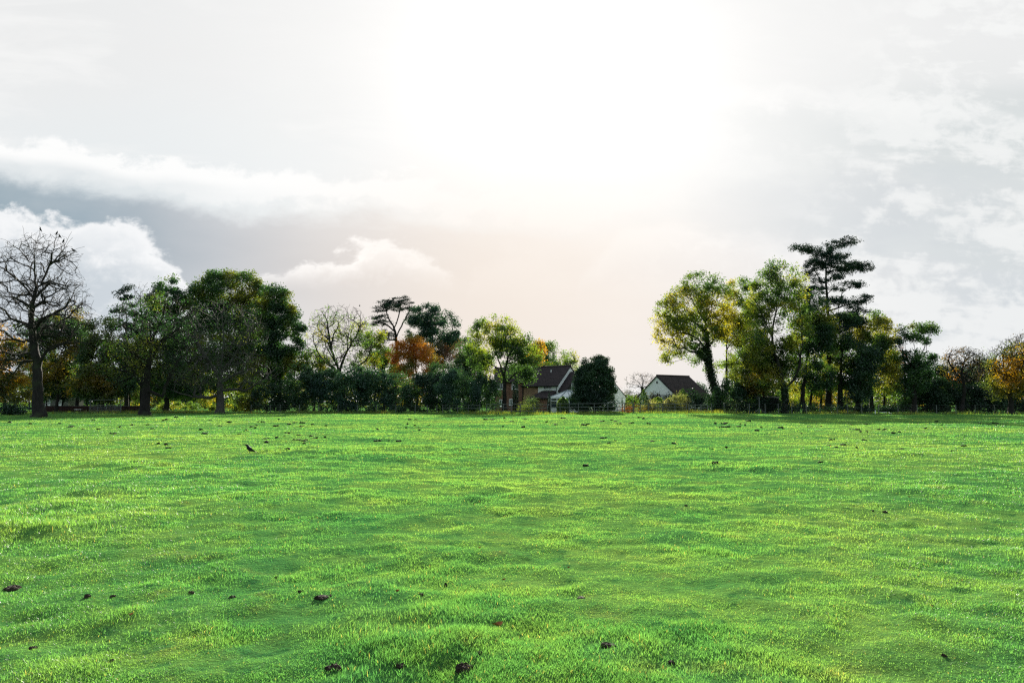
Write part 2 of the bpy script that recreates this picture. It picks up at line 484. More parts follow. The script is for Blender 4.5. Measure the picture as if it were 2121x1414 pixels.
def bush(label, px, D, lobes, leaf, **k):
    a = dict(lai=3.4, ls=0.26, clr=0.42, shell=0.62, gap=0.0, zmin=0.15, rb=0.09, alpha=0.1, seg=0.6, cat='shrub',
             crown='foliage', stem='stem', gs=1.2, group=None)
    name = k.pop('name', 'shrub'); a.update(k)
    if 'ncl' not in a:
        area = sum(math.pi * l[2] * l[3] for l in lobes) * mpp(D) ** 2
        a['ncl'] = int(np.clip(area * 3, 30, 260))
    top = min(l[1] for l in lobes)
    return tree(name, label, px, D, lobes, leaf, trunk=[(px, 857), (px, 845)], **a)

# leaf palettes: leaf colours, with the blue cast of shade tinted into the greens
G_OAK = leaf_mat('leaf_oak_green', [(0.020, 0.055, 0.022), (0.032, 0.085, 0.026), (0.060, 0.120, 0.024), (0.14, 0.15, 0.02)], 1.8, 0.42)
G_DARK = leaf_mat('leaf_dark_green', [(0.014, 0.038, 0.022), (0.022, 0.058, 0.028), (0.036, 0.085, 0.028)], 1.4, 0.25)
G_TEAL = leaf_mat('leaf_blue_green', [(0.022, 0.060, 0.042), (0.032, 0.085, 0.050), (0.055, 0.12, 0.05)], 1.6, 0.3)
G_MID = leaf_mat('leaf_mid_green', [(0.040, 0.085, 0.030), (0.065, 0.13, 0.030), (0.12, 0.17, 0.028), (0.2, 0.19, 0.03)], 1.9, 0.5)
G_YEL = leaf_mat('leaf_yellow_green', [(0.04, 0.085, 0.025), (0.085, 0.14, 0.022), (0.16, 0.19, 0.022), (0.26, 0.22, 0.022)], 1.9, 0.58)
GOLD = leaf_mat('leaf_golden', [(0.06, 0.08, 0.02), (0.16, 0.14, 0.015), (0.30, 0.20, 0.014), (0.36, 0.18, 0.012)], 1.7, 0.55)
ORANGE = leaf_mat('leaf_orange', [(0.14, 0.14, 0.03), (0.34, 0.17, 0.025), (0.50, 0.22, 0.03), (0.48, 0.16, 0.025)], 1.7, 0.45)
MIXA = leaf_mat('leaf_autumn_mix', [(0.030, 0.070, 0.028), (0.055, 0.10, 0.025), (0.11, 0.12, 0.022), (0.22, 0.15, 0.018)], 1.8, 0.45)
BROWN = leaf_mat('leaf_brown', [(0.03, 0.045, 0.022), (0.055, 0.055, 0.022), (0.09, 0.06, 0.022), (0.13, 0.065, 0.022)], 1.6, 0.4)
RED = leaf_mat('leaf_red_brown', [(0.05, 0.045, 0.02), (0.15, 0.05, 0.02), (0.22, 0.07, 0.018)], 1.5, 0.4)
IVY = leaf_mat('leaf_ivy', [(0.014, 0.034, 0.018), (0.022, 0.050, 0.022), (0.04, 0.08, 0.025)], 1.2, 0.2)
CONIF = leaf_mat('needle_dark', [(0.014, 0.034, 0.026), (0.020, 0.050, 0.034), (0.034, 0.07, 0.035)], 1.1, 0.15)
VARIEG = leaf_mat('leaf_pale', [(0.07, 0.13, 0.05), (0.16, 0.20, 0.07), (0.30, 0.28, 0.12)], 1.4, 0.45)

# ------------------------------------------------------------------ field
def polar_sheet():
    fr = np.radians(np.arange(-43, 43.01, 0.11)); bk = np.radians(np.arange(46, 315, 3.0))
    th = np.concatenate([fr, bk]); n = len(th)
    r = [0.4]
    while r[-1] < 190: r.append(r[-1] * 1.0105)
    while r[-1] < 1500: r.append(r[-1] * 1.25)
    r = np.array(r); X = r[:, None] * np.sin(th)[None, :]; Y = r[:, None] * np.cos(th)[None, :]
    Z = ground(X, Y) * np.where(r > 400, 0, 1)[:, None]
    V = np.stack([X, Y, Z], 2).reshape(-1, 3)
    V = np.concatenate([V, [[0, 0, float(Z[0].mean())]]])
    i = np.arange(len(r) - 1)[:, None] * n; j = np.arange(n)[None, :]; j2 = (j + 1) % n
    Q = np.stack([i + j, i + n + j, i + n + j2, i + j2], 2).reshape(-1)
    T = np.stack([np.full(n, len(V) - 1), np.arange(n), (np.arange(n) + 1) % n], 1).reshape(-1)
    cnt = np.concatenate([np.full((len(r) - 1) * n, 4), np.full(n, 3)])
    return np_mesh('field', V, np.concatenate([Q, T]), cnt, smooth=True)

def grass_color(g, pos):
    a = g.noise(pos, 0.11, 4, 0.55); b = g.noise(pos, 0.7, 4, 0.6); c = g.noise(pos, 3.1, 3, 0.6)
    f = g.add(g.mul(a, 0.5), g.add(g.mul(b, 0.35), g.mul(c, 0.15)))
    base = g.ramp(g.smooth(f, 0.34, 0.66), [(0, (0.033, 0.136, 0.044)), (0.35, (0.060, 0.174, 0.046)), (0.65, (0.092, 0.202, 0.048)), (1, (0.130, 0.226, 0.052))], True)  # dark cyan-leaning end paints shaded patches into the grass colour
    mp = g.new('ShaderNodeMapping'); mp.inputs['Location'].default_value = (31, 17, 0); g.l.new(pos, mp.inputs[0])
    st = g.noise(mp.outputs[0], 1.5, 5, 0.65); s2 = g.noise(mp.outputs[0], 0.23, 4, 0.6)
    base = g.mix(g.mul(g.smooth(st, 0.56, 0.72), 0.40), base, (0.13, 0.15, 0.05))
    base = g.mix(g.mul(g.smooth(s2, 0.52, 0.68), 0.22), base, (0.07, 0.14, 0.04))
    dk = g.noise(mp.outputs[0], 5.0, 4, 0.6)
    return g.mix(g.mul(g.smooth(dk, 0.53, 0.68), 0.62), base, (0.016, 0.085, 0.034))

m, g, o = mat('field_turf')
geo = g.new('ShaderNodeNewGeometry'); pos = geo.outputs['Position']
gc = grass_color(g, pos)
fine = g.noise(pos, 9.0, 5, 0.7); fine2 = g.noise(pos, 38.0, 4, 0.7)
c = g.mix(1.0, gc, (1.05, 1.02, 0.95), 'MULTIPLY')
c = g.mix(g.mul(g.smooth(fine2, 0.45, 0.65), 0.35), c, (0.05, 0.055, 0.02))
d = g.new('ShaderNodeBsdfDiffuse'); g.put(d.inputs[0], c)
sh = g.new('ShaderNodeBsdfSheen') if hasattr(bpy.types, 'ShaderNodeBsdfSheen') else None
bm = g.new('ShaderNodeBump'); bm.inputs['Strength'].default_value = 1.0; bm.inputs['Distance'].default_value = 0.05
g.l.new(g.add(fine, g.mul(fine2, 0.3)), bm.inputs['Height']); g.l.new(bm.outputs[0], d.inputs['Normal'])
g.l.new(d.outputs[0], o.inputs[0])
TURF = m
fo = link_mesh('field', polar_sheet(), TURF); tag(fo, 'rolling green pasture', None, None, 'structure')
fo['label'] = 'rolling bright green pasture running back to the trees'

# grass blades: real blades, thinning with distance
m, g, o = mat('grass_blades')
geo = g.new('ShaderNodeNewGeometry')
gc = grass_color(g, geo.outputs['Position'])
ti = g.attr('tint')
hs = g.new('ShaderNodeHueSaturation'); g.put(hs.inputs['Color'], gc)
g.put(hs.inputs['Value'], g.smooth(ti, 0, 1, 0.78, 1.22))
dry = g.smooth(ti, 0.980, 0.985)
gc2 = g.mix(g.mul(dry, 0.75), hs.outputs[0], (0.26, 0.22, 0.07))
d = g.new('ShaderNodeBsdfDiffuse'); g.put(d.inputs[0], gc2)
t = g.new('ShaderNodeBsdfTranslucent'); g.put(t.inputs[0], g.mix(1.0, gc2, (2.45, 2.15, 1.25), 'MULTIPLY'))
mx = g.new('ShaderNodeMixShader'); mx.inputs[0].default_value = 0.62
g.l.new(d.outputs[0], mx.inputs[1]); g.l.new(t.outputs[0], mx.inputs[2])
gl = g.new('ShaderNodeBsdfGlossy'); gl.inputs['Roughness'].default_value = 0.36
m2 = g.new('ShaderNodeMixShader'); m2.inputs[0].default_value = 0.028
g.l.new(mx.outputs[0], m2.inputs[1]); g.l.new(gl.outputs[0], m2.inputs[2]); g.l.new(m2.outputs[0], o.inputs[0])
GRASS = m

def grass():
    rng = np.random.RandomState(3)
    N = int(1600000 * GRASS_K)
    # radius: density per square metre ~ r^-2.25
    p = 0.25; a, b = 3.4 ** -p, 122.0 ** -p
    r = (a - rng.rand(N) * (a - b)) ** (-1 / p)
    th = np.radians(rng.uniform(-47, 47, N))
    # gather blades into little tufts
    X = r * np.sin(th); Y = r * np.cos(th)
    X += rng.normal(0, 1, N) * 0.03; Y += rng.normal(0, 1, N) * 0.03
    dn = n2(X, Y, 0.5, 4.0, 2); keep = rng.rand(N) < np.clip(0.8 + dn * 1.6, 0.25, 1)
    X, Y, r = X[keep], Y[keep], r[keep]; N = len(X)
    Z = ground(X, Y) - 0.008
    tall = np.clip(0.85 + 0.8 * n2(X, Y, 0.45, 12.0, 2) + 0.3 * n2(X, Y, 3.5, 15.0, 2), 0.5, 1.6)
    tw = np.clip(n2(X, Y, 2.6, 21.0, 2) - 0.16, 0, 1)
    tall = tall + 1.6 * tw + 16.0 * tuft_field(X, Y) * np.clip(0.6 + 1.6 * n2(X, Y, 0.22, 5.0, 2), 0.1, 1.4)
    h = rng.uniform(0.012, 0.032, N) * tall * (1 + r / 75.0)
    w = np.maximum(0.0036, 0.00050 * r) * rng.uniform(0.7, 1.35, N)
    az = rng.rand(N) * 6.2832; ln = rng.uniform(0.15, 1.15, N) * h
    lx, ly = np.cos(az) * ln, np.sin(az) * ln
    fa = az + math.pi / 2 + rng.normal(0, 0.6, N); wx, wy = np.cos(fa) * w / 2, np.sin(fa) * w / 2
    V = np.zeros((N, 5, 3))
    V[:, 0] = np.stack([X - wx, Y - wy, Z], 1); V[:, 1] = np.stack([X + wx, Y + wy, Z], 1)
    mx_, my_, mz_ = X + lx * 0.35, Y + ly * 0.35, Z + h * 0.62
    V[:, 2] = np.stack([mx_ + wx * 0.8, my_ + wy * 0.8, mz_], 1); V[:, 3] = np.stack([mx_ - wx * 0.8, my_ - wy * 0.8, mz_], 1)
    V[:, 4] = np.stack([X + lx, Y + ly, Z + h], 1)
    i = np.arange(N)[:, None] * 5
    L = np.concatenate([i + np.array([[0, 1, 2, 3]]), i + np.array([[3, 2, 4]])], axis=1).reshape(-1)
    cnt = np.tile([4, 3], N)
    me = np_mesh('grass', V.reshape(-1, 3), L, cnt)
    fattr(me, 'tint', np.repeat(rng.rand(N), 2))
    go = link_mesh('grass', me, GRASS)
    tag(go, 'short bright green pasture grass with dewy blades', 'grass', None, 'stuff')
GRASS_K = 1.0
grass()

# ------------------------------------------------------------------ earth clods, molehills, fallen leaves
SOIL = plain_mat('dark_soil', (0.030, 0.023, 0.017), 0.95, 0.5, 14.0, 0.1, bump=0.02)
SOIL_LIGHT = plain_mat('grey_soil', (0.10, 0.085, 0.07), 0.95, 0.3, 14.0, 0.1, bump=0.02)
def clod_mesh(name, rng, w, h, k=5):
    m = MB(); import bmesh
    bm = bmesh.new()
    for i in range(k):
        r = bmesh.ops.create_icosphere(bm, subdivisions=3, radius=1.0)
        cx_, cy_ = np.clip(rng.normal(0, w * 0.17, 2), -w * .3, w * .3); s_ = w * rng.uniform(0.09, 0.22); sz = h * rng.uniform(0.4, 0.75)
        if i == 0: cx_ = cy_ = 0.0; s_ = w * 0.34; sz = h * 0.45
        for v in r['verts']:
            q = v.co.copy(); nz = 1 + 0.5 * float(n2(np.array([q.x + i * 7.7]), np.array([q.y + q.z * 1.3]), 0.8, 3.0, 3)[0])
            v.co = Vector((cx_ + q.x * s_ * nz, cy_ + q.y * s_ * nz, max(-0.03, q.z * sz * nz + h * 0.15)))
    me = bpy.data.meshes.new(name); bm.to_mesh(me); bm.free()
    return me
def clod(px, py, w_px, h_px, label, group=None, name='earth_clod', cat='earth clod', me=None, material=None, sd=0):
    v = at(px, py, 10.0) - CAM; D = 10 * CAM[2] / -v[2]
    for _ in range(4):
        p = at(px, py, D); D *= 1 + 0.5 * (p[2] - g0(p[0], p[1])) / max(0.3, CAM[2])
    p = at(px, py, D); p[2] = g0(p[0], p[1])
    rng = np.random.RandomState(sd + int(px)); k = mpp(D)
    if me is None:
        me = clod_mesh(name, rng, w_px * k * (0.95 if w_px > 30 else 0.8), h_px * k * (0.9 if w_px > 30 else 0.7), 14); o = link_mesh(name, me, material or SOIL)
    else:
        o = bpy.data.objects.new(name, me); COL.objects.link(o); s_ = w_px * k; o.scale = (s_, s_, s_ * h_px / w_px * 2.2); o.rotation_euler.z = rng.rand() * 6
    o.location = tuple(p); tag(o, label, cat, group)
    return o
GR = 'dark earth clods in the near grass'
for px, py, w, h, lab in [
    (957, 1388, 50, 20, 'largest lump of dark dug earth at the bottom middle of the field'),
    (828, 1380, 30, 12, 'flat dark clod of earth left of the largest lump'),
    (692, 1384, 40, 12, 'long dark clod lying leftmost in the bottom row of clods'),
    (993, 1354, 24, 10, 'greyish clod of earth just behind the largest lump'),
    (1262, 1340, 40, 9, 'low crumbled earth patch right of centre in the near grass'),
    (1390, 1372, 22, 9, 'small brown clod at the bottom edge right of the crumbled patch'),
    (181, 1237, 20, 12, 'upright black clod in the left foreground grass'),
    (233, 1235, 16, 6, 'small flat clod right beside the upright black clod'),
    (395, 1228, 18, 8, 'knobbly clod in the left foreground, first of a loose row'),
    (480, 1236, 22, 6, 'crumbly flat clod right of the knobbly clod'),
    (622, 1226, 14, 8, 'small pointed clod ending the loose row of clods'),
    (670, 1238, 40, 7, 'scattered long soil crumbs behind the pointed clod'),
    (923, 1213, 12, 10, 'little round black clod alone in the middle grass'),
    (873, 1232, 16, 6, 'small tilted clod just left below the round black clod'),
    (232, 1368, 16, 9, 'dark clod low in the left corner grass'),
    (68, 1340, 26, 10, 'muddy scrape by the bottom left corner'),
    (24, 1218, 46, 9, 'row of dark soil crumbs at the left edge'),
    (1955, 1358, 16, 9, 'lone dark clod in the right foreground'),
    (1932, 1256, 12, 6, 'small brown clod in the right middle grass'),
    (1833, 1061, 14, 6, 'dark crumb pair to the right in the mid field'),
    (1808, 1058, 9, 4, 'tiny dark crumb left of the crumb pair'),
    (572, 1196, 10, 6, 'tiny dark clod behind the loose row of clods')]:
    clod(px, py, w, h, lab, GR, sd=5)
for px, py, w, h, lab in [(1481, 962, 20, 10, 'dark rounded molehill standing alone right of centre'),
                          (343, 922, 14, 8, 'small sharp molehill left of the bird'),
                          (1420, 1048, 12, 5, 'flat dark molehill below the lone molehill'),
                          (1204, 1238, 26, 5, 'pale bare stone-like scrape in the middle foreground')]:
    clod(px, py, w, h, lab, 'molehills in the field', 'molehill', 'molehill', sd=9, material=SOIL_LIGHT if px == 1204 else SOIL)
rngc = np.random.RandomState(44)
unit = [clod_mesh('molehill', rngc, 1.0, 0.45, 4) for _ in range(4)]
MOLE = plain_mat('grassy_soil', (0.010, 0.018, 0.009), 0.95, 0.5, 14.0, 0.1)
for u_ in unit: u_.materials.append(MOLE)
n_m = 0
for cx_, cy_, sx, sy, k in [(620, 882, 45, 9, 12), (612, 912, 26, 7, 14), (300, 873, 110, 6, 14), (480, 885, 60, 8, 8), (800, 915, 20, 3, 4), (860, 885, 60, 8, 9), (1290, 872, 60, 6, 12),
                            (1500, 882, 60, 6, 14), (1760, 890, 90, 5, 16), (1670, 920, 60, 5, 4), (1990, 880, 70, 6, 9), (1100, 880, 80, 6, 7), (150, 880, 90, 6, 8), (1260, 912, 40, 4, 3), (1000, 868, 100, 3, 6), (420, 905, 120, 14, 10), (1850, 940, 120, 14, 7), (1350, 935, 150, 18, 7)]:
    for q in range(k):
        px = min(2115, abs(cx_ + rngc.normal() * sx) + 3); py = max(865, cy_ + rngc.normal() * sy)
        clod(px, py, rngc.uniform(5, 16) * (1 + max(0, py - 890) / 160), rngc.uniform(2.2, 4.6) * (1 + max(0, py - 890) / 160), 'small dark molehill or soil crumb in the far sunlit part of the field',
             'small molehills across the far field', 'molehill', 'molehill', me=unit[n_m % 4]); n_m += 1
LEAFB = plain_mat('dry_leaf', (0.25, 0.10, 0.03), 0.6, 0.35, 20.0, 0.2)
def fallen_leaf(px, py, s_px, label):
    v = at(px, py, 10.0) - CAM; D = 10 * CAM[2] / -v[2]; p = at(px, py, D); k = mpp(D) * s_px
    rng = np.random.RandomState(int(px)); z = g0(p[0], p[1]) + 0.05
    m = MB(); n = 9; c0 = np.array([p[0], p[1], z + k * 0.18]); ps = []
    for i in range(n):
        a = 6.2832 * i / n; rr = k * 0.5 * (1.0 if i % 2 else 0.66) * (1.25 if i < 2 else 1)
        ps.append(c0 + np.array([rr * math.cos(a), rr * 0.8 * math.sin(a), k * 0.12 * math.sin(2.0 * a + px) + 0.01]))
    for i in range(n): m.poly([c0 - np.array([0, 0, k * 0.1]), ps[i], ps[(i + 1) % n]])
    o = m.build('fallen_leaf', LEAFB); tag(o, label, 'leaf', 'fallen leaves on the grass')
for a in [(270, 1284, 13, 'curled dark red-brown leaf in the left foreground grass'), (1030, 1322, 24, 'long yellow-brown leaf in the near grass at the middle'),
          (993, 1159, 8, 'orange leaf in the middle of the field'), (1043, 1221, 9, 'rust brown leaf right of the round black clod'),
          (822, 1248, 10, 'brown leaf left below the small tilted clod'), (978, 1015, 6, 'distant orange leaf in the mid field'),
          (1724, 1114, 7, 'reddish leaf in the right middle grass'), (1178, 1197, 6, 'upright brown leaf right of centre'), (1884, 1050, 6, 'small rusty leaf far to the right')]:
    fallen_leaf(*a)

# rank grass and weeds along the far fence line
def rough_grass():
    rng = np.random.RandomState(12); N = 60000
    px = rng.uniform(-300, 2420, N); Y = 103.5 + rng.normal(0, 3.2, N) + 4 * np.where(px < 900, 1, 0); X = (px - CX) / F * Y
    k = n2(X, Y, 4.0, 2.0, 3); kp = rng.rand(N) < np.clip(0.45 + 2 * k, 0.05, 1); X, Y, k = X[kp], Y[kp], k[kp]; N = len(X)
    h = rng.uniform(0.12, 0.42, N) * np.clip(0.6 + 2.0 * k, 0.25, 1.5); Z = ground(X, Y); w = rng.uniform(0.03, 0.07, N)
    a = rng.rand(N) * 6.28; l = h * rng.uniform(0.1, 0.6, N); b = rng.rand(N) * 6.28
    V = np.stack([np.stack([X, Y, Z], 1), np.stack([X + w * np.cos(b), Y + w * np.sin(b), Z], 1), np.stack([X + l * np.cos(a), Y + l * np.sin(a), Z + h], 1)], 1)
    me = np_mesh('rough_grass', V.reshape(-1, 3), np.arange(3 * N), np.full(N, 3)); fattr(me, 'tint', rng.rand(N) * 0.9); fattr(me, 'clump', np.clip(0.4 + k + rng.normal(0, .15, N), 0, 1))
    tag(link_mesh('rough_grass', me, G_MID), 'uncut rough grass and weeds along the fence line', 'grass', None, 'stuff')
rough_grass()
# ------------------------------------------------------------------ plants, left to right
def T(*a, **k): return tree(*a, **k)
# 1 great bare tree on the left
T('bare_tree', 'tall leafless chestnut with drooping boughs, crows perched in its top', 80, 78,
  [(75, 560, 95, 85), (60, 640, 110, 70), (140, 690, 70, 60), (20, 720, 60, 60), (75, 520, 55, 42)], G_OAK, lai=0.0, ncl=700, rb=0.54, rt=0.014,
  trunk=[(80, 865), (78, 820), (76, 761), (68, 700), (64, 652), (73, 606), (71, 560), (70, 512), (78, 478)],
  limbs=[[(73, 600), (81, 590), (93, 556), (109, 531), (124, 509), (137, 487)], [(62, 640), (40, 624), (19, 615), (0, 606), (-40, 600)],
         [(61, 682), (40, 669), (19, 673), (0, 684), (-25, 715)], [(67, 742), (47, 730), (25, 733), (0, 750), (-18, 780)],
         [(70, 752), (52, 750), (40, 774), (19, 789), (8, 815)], [(75, 615), (103, 599), (131, 593), (162, 605), (182, 628)],
         [(70, 690), (90, 665), (124, 654), (162, 657), (187, 668), (203, 652)], [(76, 705), (100, 677), (124, 692), (140, 712)],
         [(80, 765), (90, 745), (109, 721), (140, 713), (168, 707), (187, 721), (214, 732)], [(66, 645), (93, 627), (124, 629), (150, 640)],
         [(69, 545), (37, 512), (19, 500)], [(71, 590), (31, 581), (0, 592), (-25, 610)], [(71, 555), (45, 545), (10, 550), (-20, 565)],
         [(100, 545), (130, 535), (160, 522), (188, 515)], [(120, 520), (135, 495), (140, 476)], [(70, 540), (58, 500), (52, 470)], [(55, 600), (20, 560), (-12, 545)], [(74, 780), (95, 765), (108, 770), (118, 800)], [(72, 620), (50, 590), (30, 560)]],
  exact=[[(72, 520), (77, 500), (81, 478)], [(105, 535), (112, 505), (118, 486)], [(114, 510), (122, 492)], [(110, 530), (126, 512), (133, 502)], [(115, 540), (138, 532), (154, 522)]],
  twigs=5200, alpha=0.10, seg=0.7, droop=0.6, shell=0.4, gap=-0.2, depth=0.9, curve=0.5, jit=0.10, up=0.06, group='park trees standing on the field edge',
  twig_zone=[(72, 575, 96, 76), (95, 515, 55, 36), (45, 525, 40, 36), (150, 530, 26, 18), (60, 640, 122, 75), (140, 680, 70, 60), (15, 730, 60, 65), (120, 610, 70, 45)])
GL = 'trees along the left side of the field'
T('beech_tree', 'golden autumn beech behind the tall leafless chestnut at the left edge', 8, 98, [(-30, 715, 60, 48), (20, 760, 48, 60), (-40, 780, 60, 60), (30, 810, 36, 34)], GOLD, lai=2.6, group=GL, zmin=0.8, hue=(0.62, 0.9))
T('autumn_tree', 'green and gold tree right behind the great bare chestnut', 118, 118, [(118, 685, 46, 45), (100, 740, 50, 50), (150, 720, 34, 45), (70, 700, 35, 40), (110, 790, 40, 30)], MIXA, lai=3.6, group=GL, hue=(0.6, 1.1))
T('autumn_tree', 'gold-topped slim tree right of the great bare chestnut', 158, 124, [(150, 665, 24, 32), (165, 700, 28, 40), (160, 770, 36, 50)], MIXA, lai=3.2, group=GL, hue=(0.7, 1.0))
T('autumn_tree', 'dark green and brown tree left of the narrow dark conifer', 212, 112, [(212, 688, 30, 42), (212, 745, 44, 52), (228, 795, 44, 36), (190, 790, 38, 36), (250, 750, 40, 40)], MIXA, lai=4.6, group=GL, hue=(0.25, 0.9))
T('conifer_tree', 'narrow open dark conifer with bare stem showing', 262, 125, [(262, 598, 18, 9), (252, 615, 20, 9), (276, 625, 20, 9), (248, 640, 20, 9), (275, 655, 22, 9), (254, 672, 20, 10), (276, 692, 24, 12), (258, 720, 32, 18), (265, 760, 34, 30)], CONIF,
  lai=3.6, ls=0.26, clr=0.40, shell=0.3, gap=0.0, trunk=[(262, 857), (262, 700), (262, 594)], rb=0.36, group=GL, vert=0.5, ncl=120)
T('dead_tree', 'gaunt thin bare tree poking up beside the narrow dark conifer', 292, 122, [(292, 600, 16, 20), (298, 625, 20, 25)], BROWN, lai=0.05, trunk=[(292, 857), (296, 700), (290, 600)], rb=0.22, twigs=60, twig_zone=[(292, 600, 18, 25), (296, 640, 22, 30)], ncl=30, group=GL)
T('oak_tree', 'green oak with a small rounded dark top at the left of the dome', 345, 128, [(343, 590, 30, 18), (345, 622, 46, 34), (335, 680, 56, 50), (320, 745, 60, 46), (360, 790, 60, 34)], G_OAK, lai=5.0, group=GL, hue=(0.42, 1.1), depth=0.7)
T('oak_tree', 'great green oak with the broad domed crown', 452, 134, [(474, 602, 76, 46), (425, 630, 52, 48), (526, 632, 40, 50), (440, 700, 95, 55), (520, 700, 50, 50), (440, 770, 95, 40)], G_OAK, lai=5.0, ls=0.32, group=GL, hue=(0.36, 1.0),
  clr=0.62, gap=0.05, shell=0.5, depth=0.6, ncl=1100)
T('oak_tree', 'dark green oak stepping down to the right of the domed oak', 578, 126, [(572, 622, 26, 27), (545, 650, 34, 36), (550, 700, 50, 44), (578, 650, 38, 32), (592, 690, 40, 36), (606, 730, 32, 36), (570, 750, 50, 45), (545, 790, 45, 35)], G_OAK, lai=5.2, ls=0.32, group=GL, hue=(0.42, 1.15),
  clr=0.58, gap=0.10, shell=0.55, depth=0.8)
T('chestnut_tree', 'nearly leafless brown tree on a thick trunk with a long level bough', 300, 91, [(320, 665, 75, 65), (290, 745, 88, 60), (340, 720, 60, 50)], G_OAK, lai=1.1, ls=0.24, rb=0.54, rt=0.02, ncl=420,
  trunk=[(300, 860), (303, 820), (306, 780), (312, 700), (305, 650), (292, 600)],
  limbs=[[(306, 812), (340, 821), (378, 819), (410, 808), (440, 812)], [(303, 805), (270, 780), (235, 765), (205, 770)], [(308, 745), (345, 700), (375, 680)], [(312, 715), (340, 660), (350, 620)], [(306, 770), (270, 735), (245, 700)], [(340, 821), (352, 790), (370, 760)]],
  twigs=1800, alpha=0.12, jit=0.14, group='park trees standing on the field edge', hue=(0.3, 1.1), shell=0.3, curve=0.45, twig_zone=[(325, 670, 90, 75), (290, 750, 98, 62), (345, 720, 70, 60)])
T('twiggy_tree', 'grey leafless tree with a mop of fine twigs before the domed oak', 455, 106, [(462, 690, 85, 72), (450, 770, 105, 45), (410, 760, 60, 50)], G_OAK, lai=0.3, ls=0.22, rb=0.50, rt=0.02, ncl=420, bark=BARK_GREY,
  trunk=[(455, 856), (457, 820), (455, 795), (458, 750), (462, 700), (460, 660)],
  limbs=[[(456, 815), (420, 822), (388, 818), (350, 806)], [(455, 800), (490, 775), (530, 765), (560, 780)], [(456, 790), (430, 740), (410, 700)], [(457, 780), (490, 730), (510, 690)], [(456, 812), (495, 806), (520, 820), (540, 838)]],
  twigs=2400, alpha=0.10, jit=0.16, droop=0.7, group='park trees standing on the field edge', shell=0.4, curve=0.45, twig_zone=[(462, 690, 95, 78), (455, 770, 115, 45), (400, 750, 70, 60), (530, 770, 60, 40)])
GB = 'small trees far behind the big trees on the left'
for i, (x, D, w, y, lf, lab) in enumerate([
    (100, 150, 26, 775, MIXA, 'thin-trunked background tree left of the grey shed wall'), (136, 148, 30, 790, RED, 'reddish small tree behind the chestnut trunk'),
    (183, 132, 30, 800, G_DARK, 'dark leaning small tree beside the grey cattle pen'), (228, 140, 34, 795, G_DARK, 'dark low-crowned tree arching over the grey cattle pen'),
    (266, 138, 26, 800, G_MID, 'stout dark trunk right of the grey cattle pen'), (284, 150, 22, 810, G_YEL, 'thin sunlit tree between pen and thick brown trunk'),
    (328, 145, 24, 808, G_MID, 'stout small tree just right of the thick brown trunk'), (348, 150, 24, 812, G_MID, 'second stout small tree seen under the level bough'),
    (372, 160, 26, 810, MIXA, 'slim golden-brown tree seen under the level bough'), (398, 158, 30, 815, G_MID, 'bright green sapling tree seen under the level bough'),
    (425, 165, 30, 812, G_YEL, 'yellowish tree left of the grey twiggy tree trunk'), (490, 150, 34, 810, G_YEL, 'yellow-green small tree right of the grey twiggy tree trunk'), (60, 150, 40, 780, MIXA, 'small mixed tree hidden behind the chestnut trunk')]):
    T('small_tree', lab, x, D, [(x, y, w, 30), (x + 4, y - 30, w * 0.7, 25)], lf, lai=2.4, ncl=70, group=GB, rb=0.3 if i in (4, 6, 7) else 0.16, trunk=[(x, 857), (x + (-4 if i == 2 else 2), 815), (x + 3, y - 10)])
# undergrowth, left and centre
GS = 'bushes along the far edge of the field'
for x, y, w_, lab in [(95, 812, 26, 'dark low tree before the grey stone cottage, left one'), (128, 808, 24, 'dark low tree before the grey stone cottage, right one'), (205, 812, 30, 'dark spreading low tree behind the cattle pen')]:
    T('small_tree', lab, x, 126, [(x, y, w_, 20), (x + 5, y - 26, w_, 22)], G_DARK, lai=3.4, group=GB, rb=0.18)
for x, D, lobes, lf, lab, kk in [
    (520, 116, [(520, 835, 26, 22), (505, 845, 18, 12)], G_MID, 'low rough bush right of the grey twiggy tree', {}),
    (552, 115, [(552, 825, 30, 32)], G_DARK, 'dark bush beneath the right-hand oak', {}),
    (588, 115, [(588, 822, 30, 36)], G_DARK, 'dark bush below the stepping-down oak', {}),
    (632, 112, [(632, 815, 36, 42), (620, 780, 28, 28)], G_DARK, 'tall dark thicket bush right of the stepping-down oak', {}),
    (680, 112, [(682, 812, 40, 45), (670, 790, 30, 26)], G_TEAL, 'broad blue-green bush below the semi-bare ash', {}),
    (728, 111, [(728, 806, 42, 46), (745, 785, 28, 22)], G_TEAL, 'big rounded blue-green bush right of the ash trunk', {}),
    (775, 112, [(778, 812, 40, 42), (765, 790, 30, 24)], G_TEAL, 'big loose bush left of the orange tree', {}),
    (825, 112, [(826, 815, 38, 42)], G_TEAL, 'dense bush just under the orange tree on its left', {}),
    (868, 112, [(868, 820, 36, 38), (880, 795, 24, 20)], G_DARK, 'dense dark bush right below the orange tree', {}),
    (908, 113, [(908, 815, 26, 42), (900, 790, 22, 20)], G_DARK, 'narrow dark bush left of the pale willow-like bush', {}),
    (950, 109, [(950, 812, 44, 42), (945, 792, 30, 24)], G_TEAL, 'pale blue-green willow-like rounded bush by the rail fence', {'ls': 0.2, 'lai': 4.2}),
    (1000, 111, [(1000, 822, 34, 36), (1008, 800, 24, 24)], G_DARK, 'dark bush between the willow-like bush and the brick wall', {}),
    (925, 125, [(920, 780, 30, 30), (935, 770, 22, 22)], G_TEAL, 'taller blue-green bush behind the pale willow-like bush', {})]:
    bush(lab, x, D, lobes, lf, group=GS, **kk)
GC = 'background trees left of the house'
T('small_tree', 'yellow-green bushy tree behind the ash on its left', 650, 128, [(650, 750, 34, 30), (640, 780, 34, 34)], G_MID, lai=2.8, group=GC, hue=(0.6, 1.0))
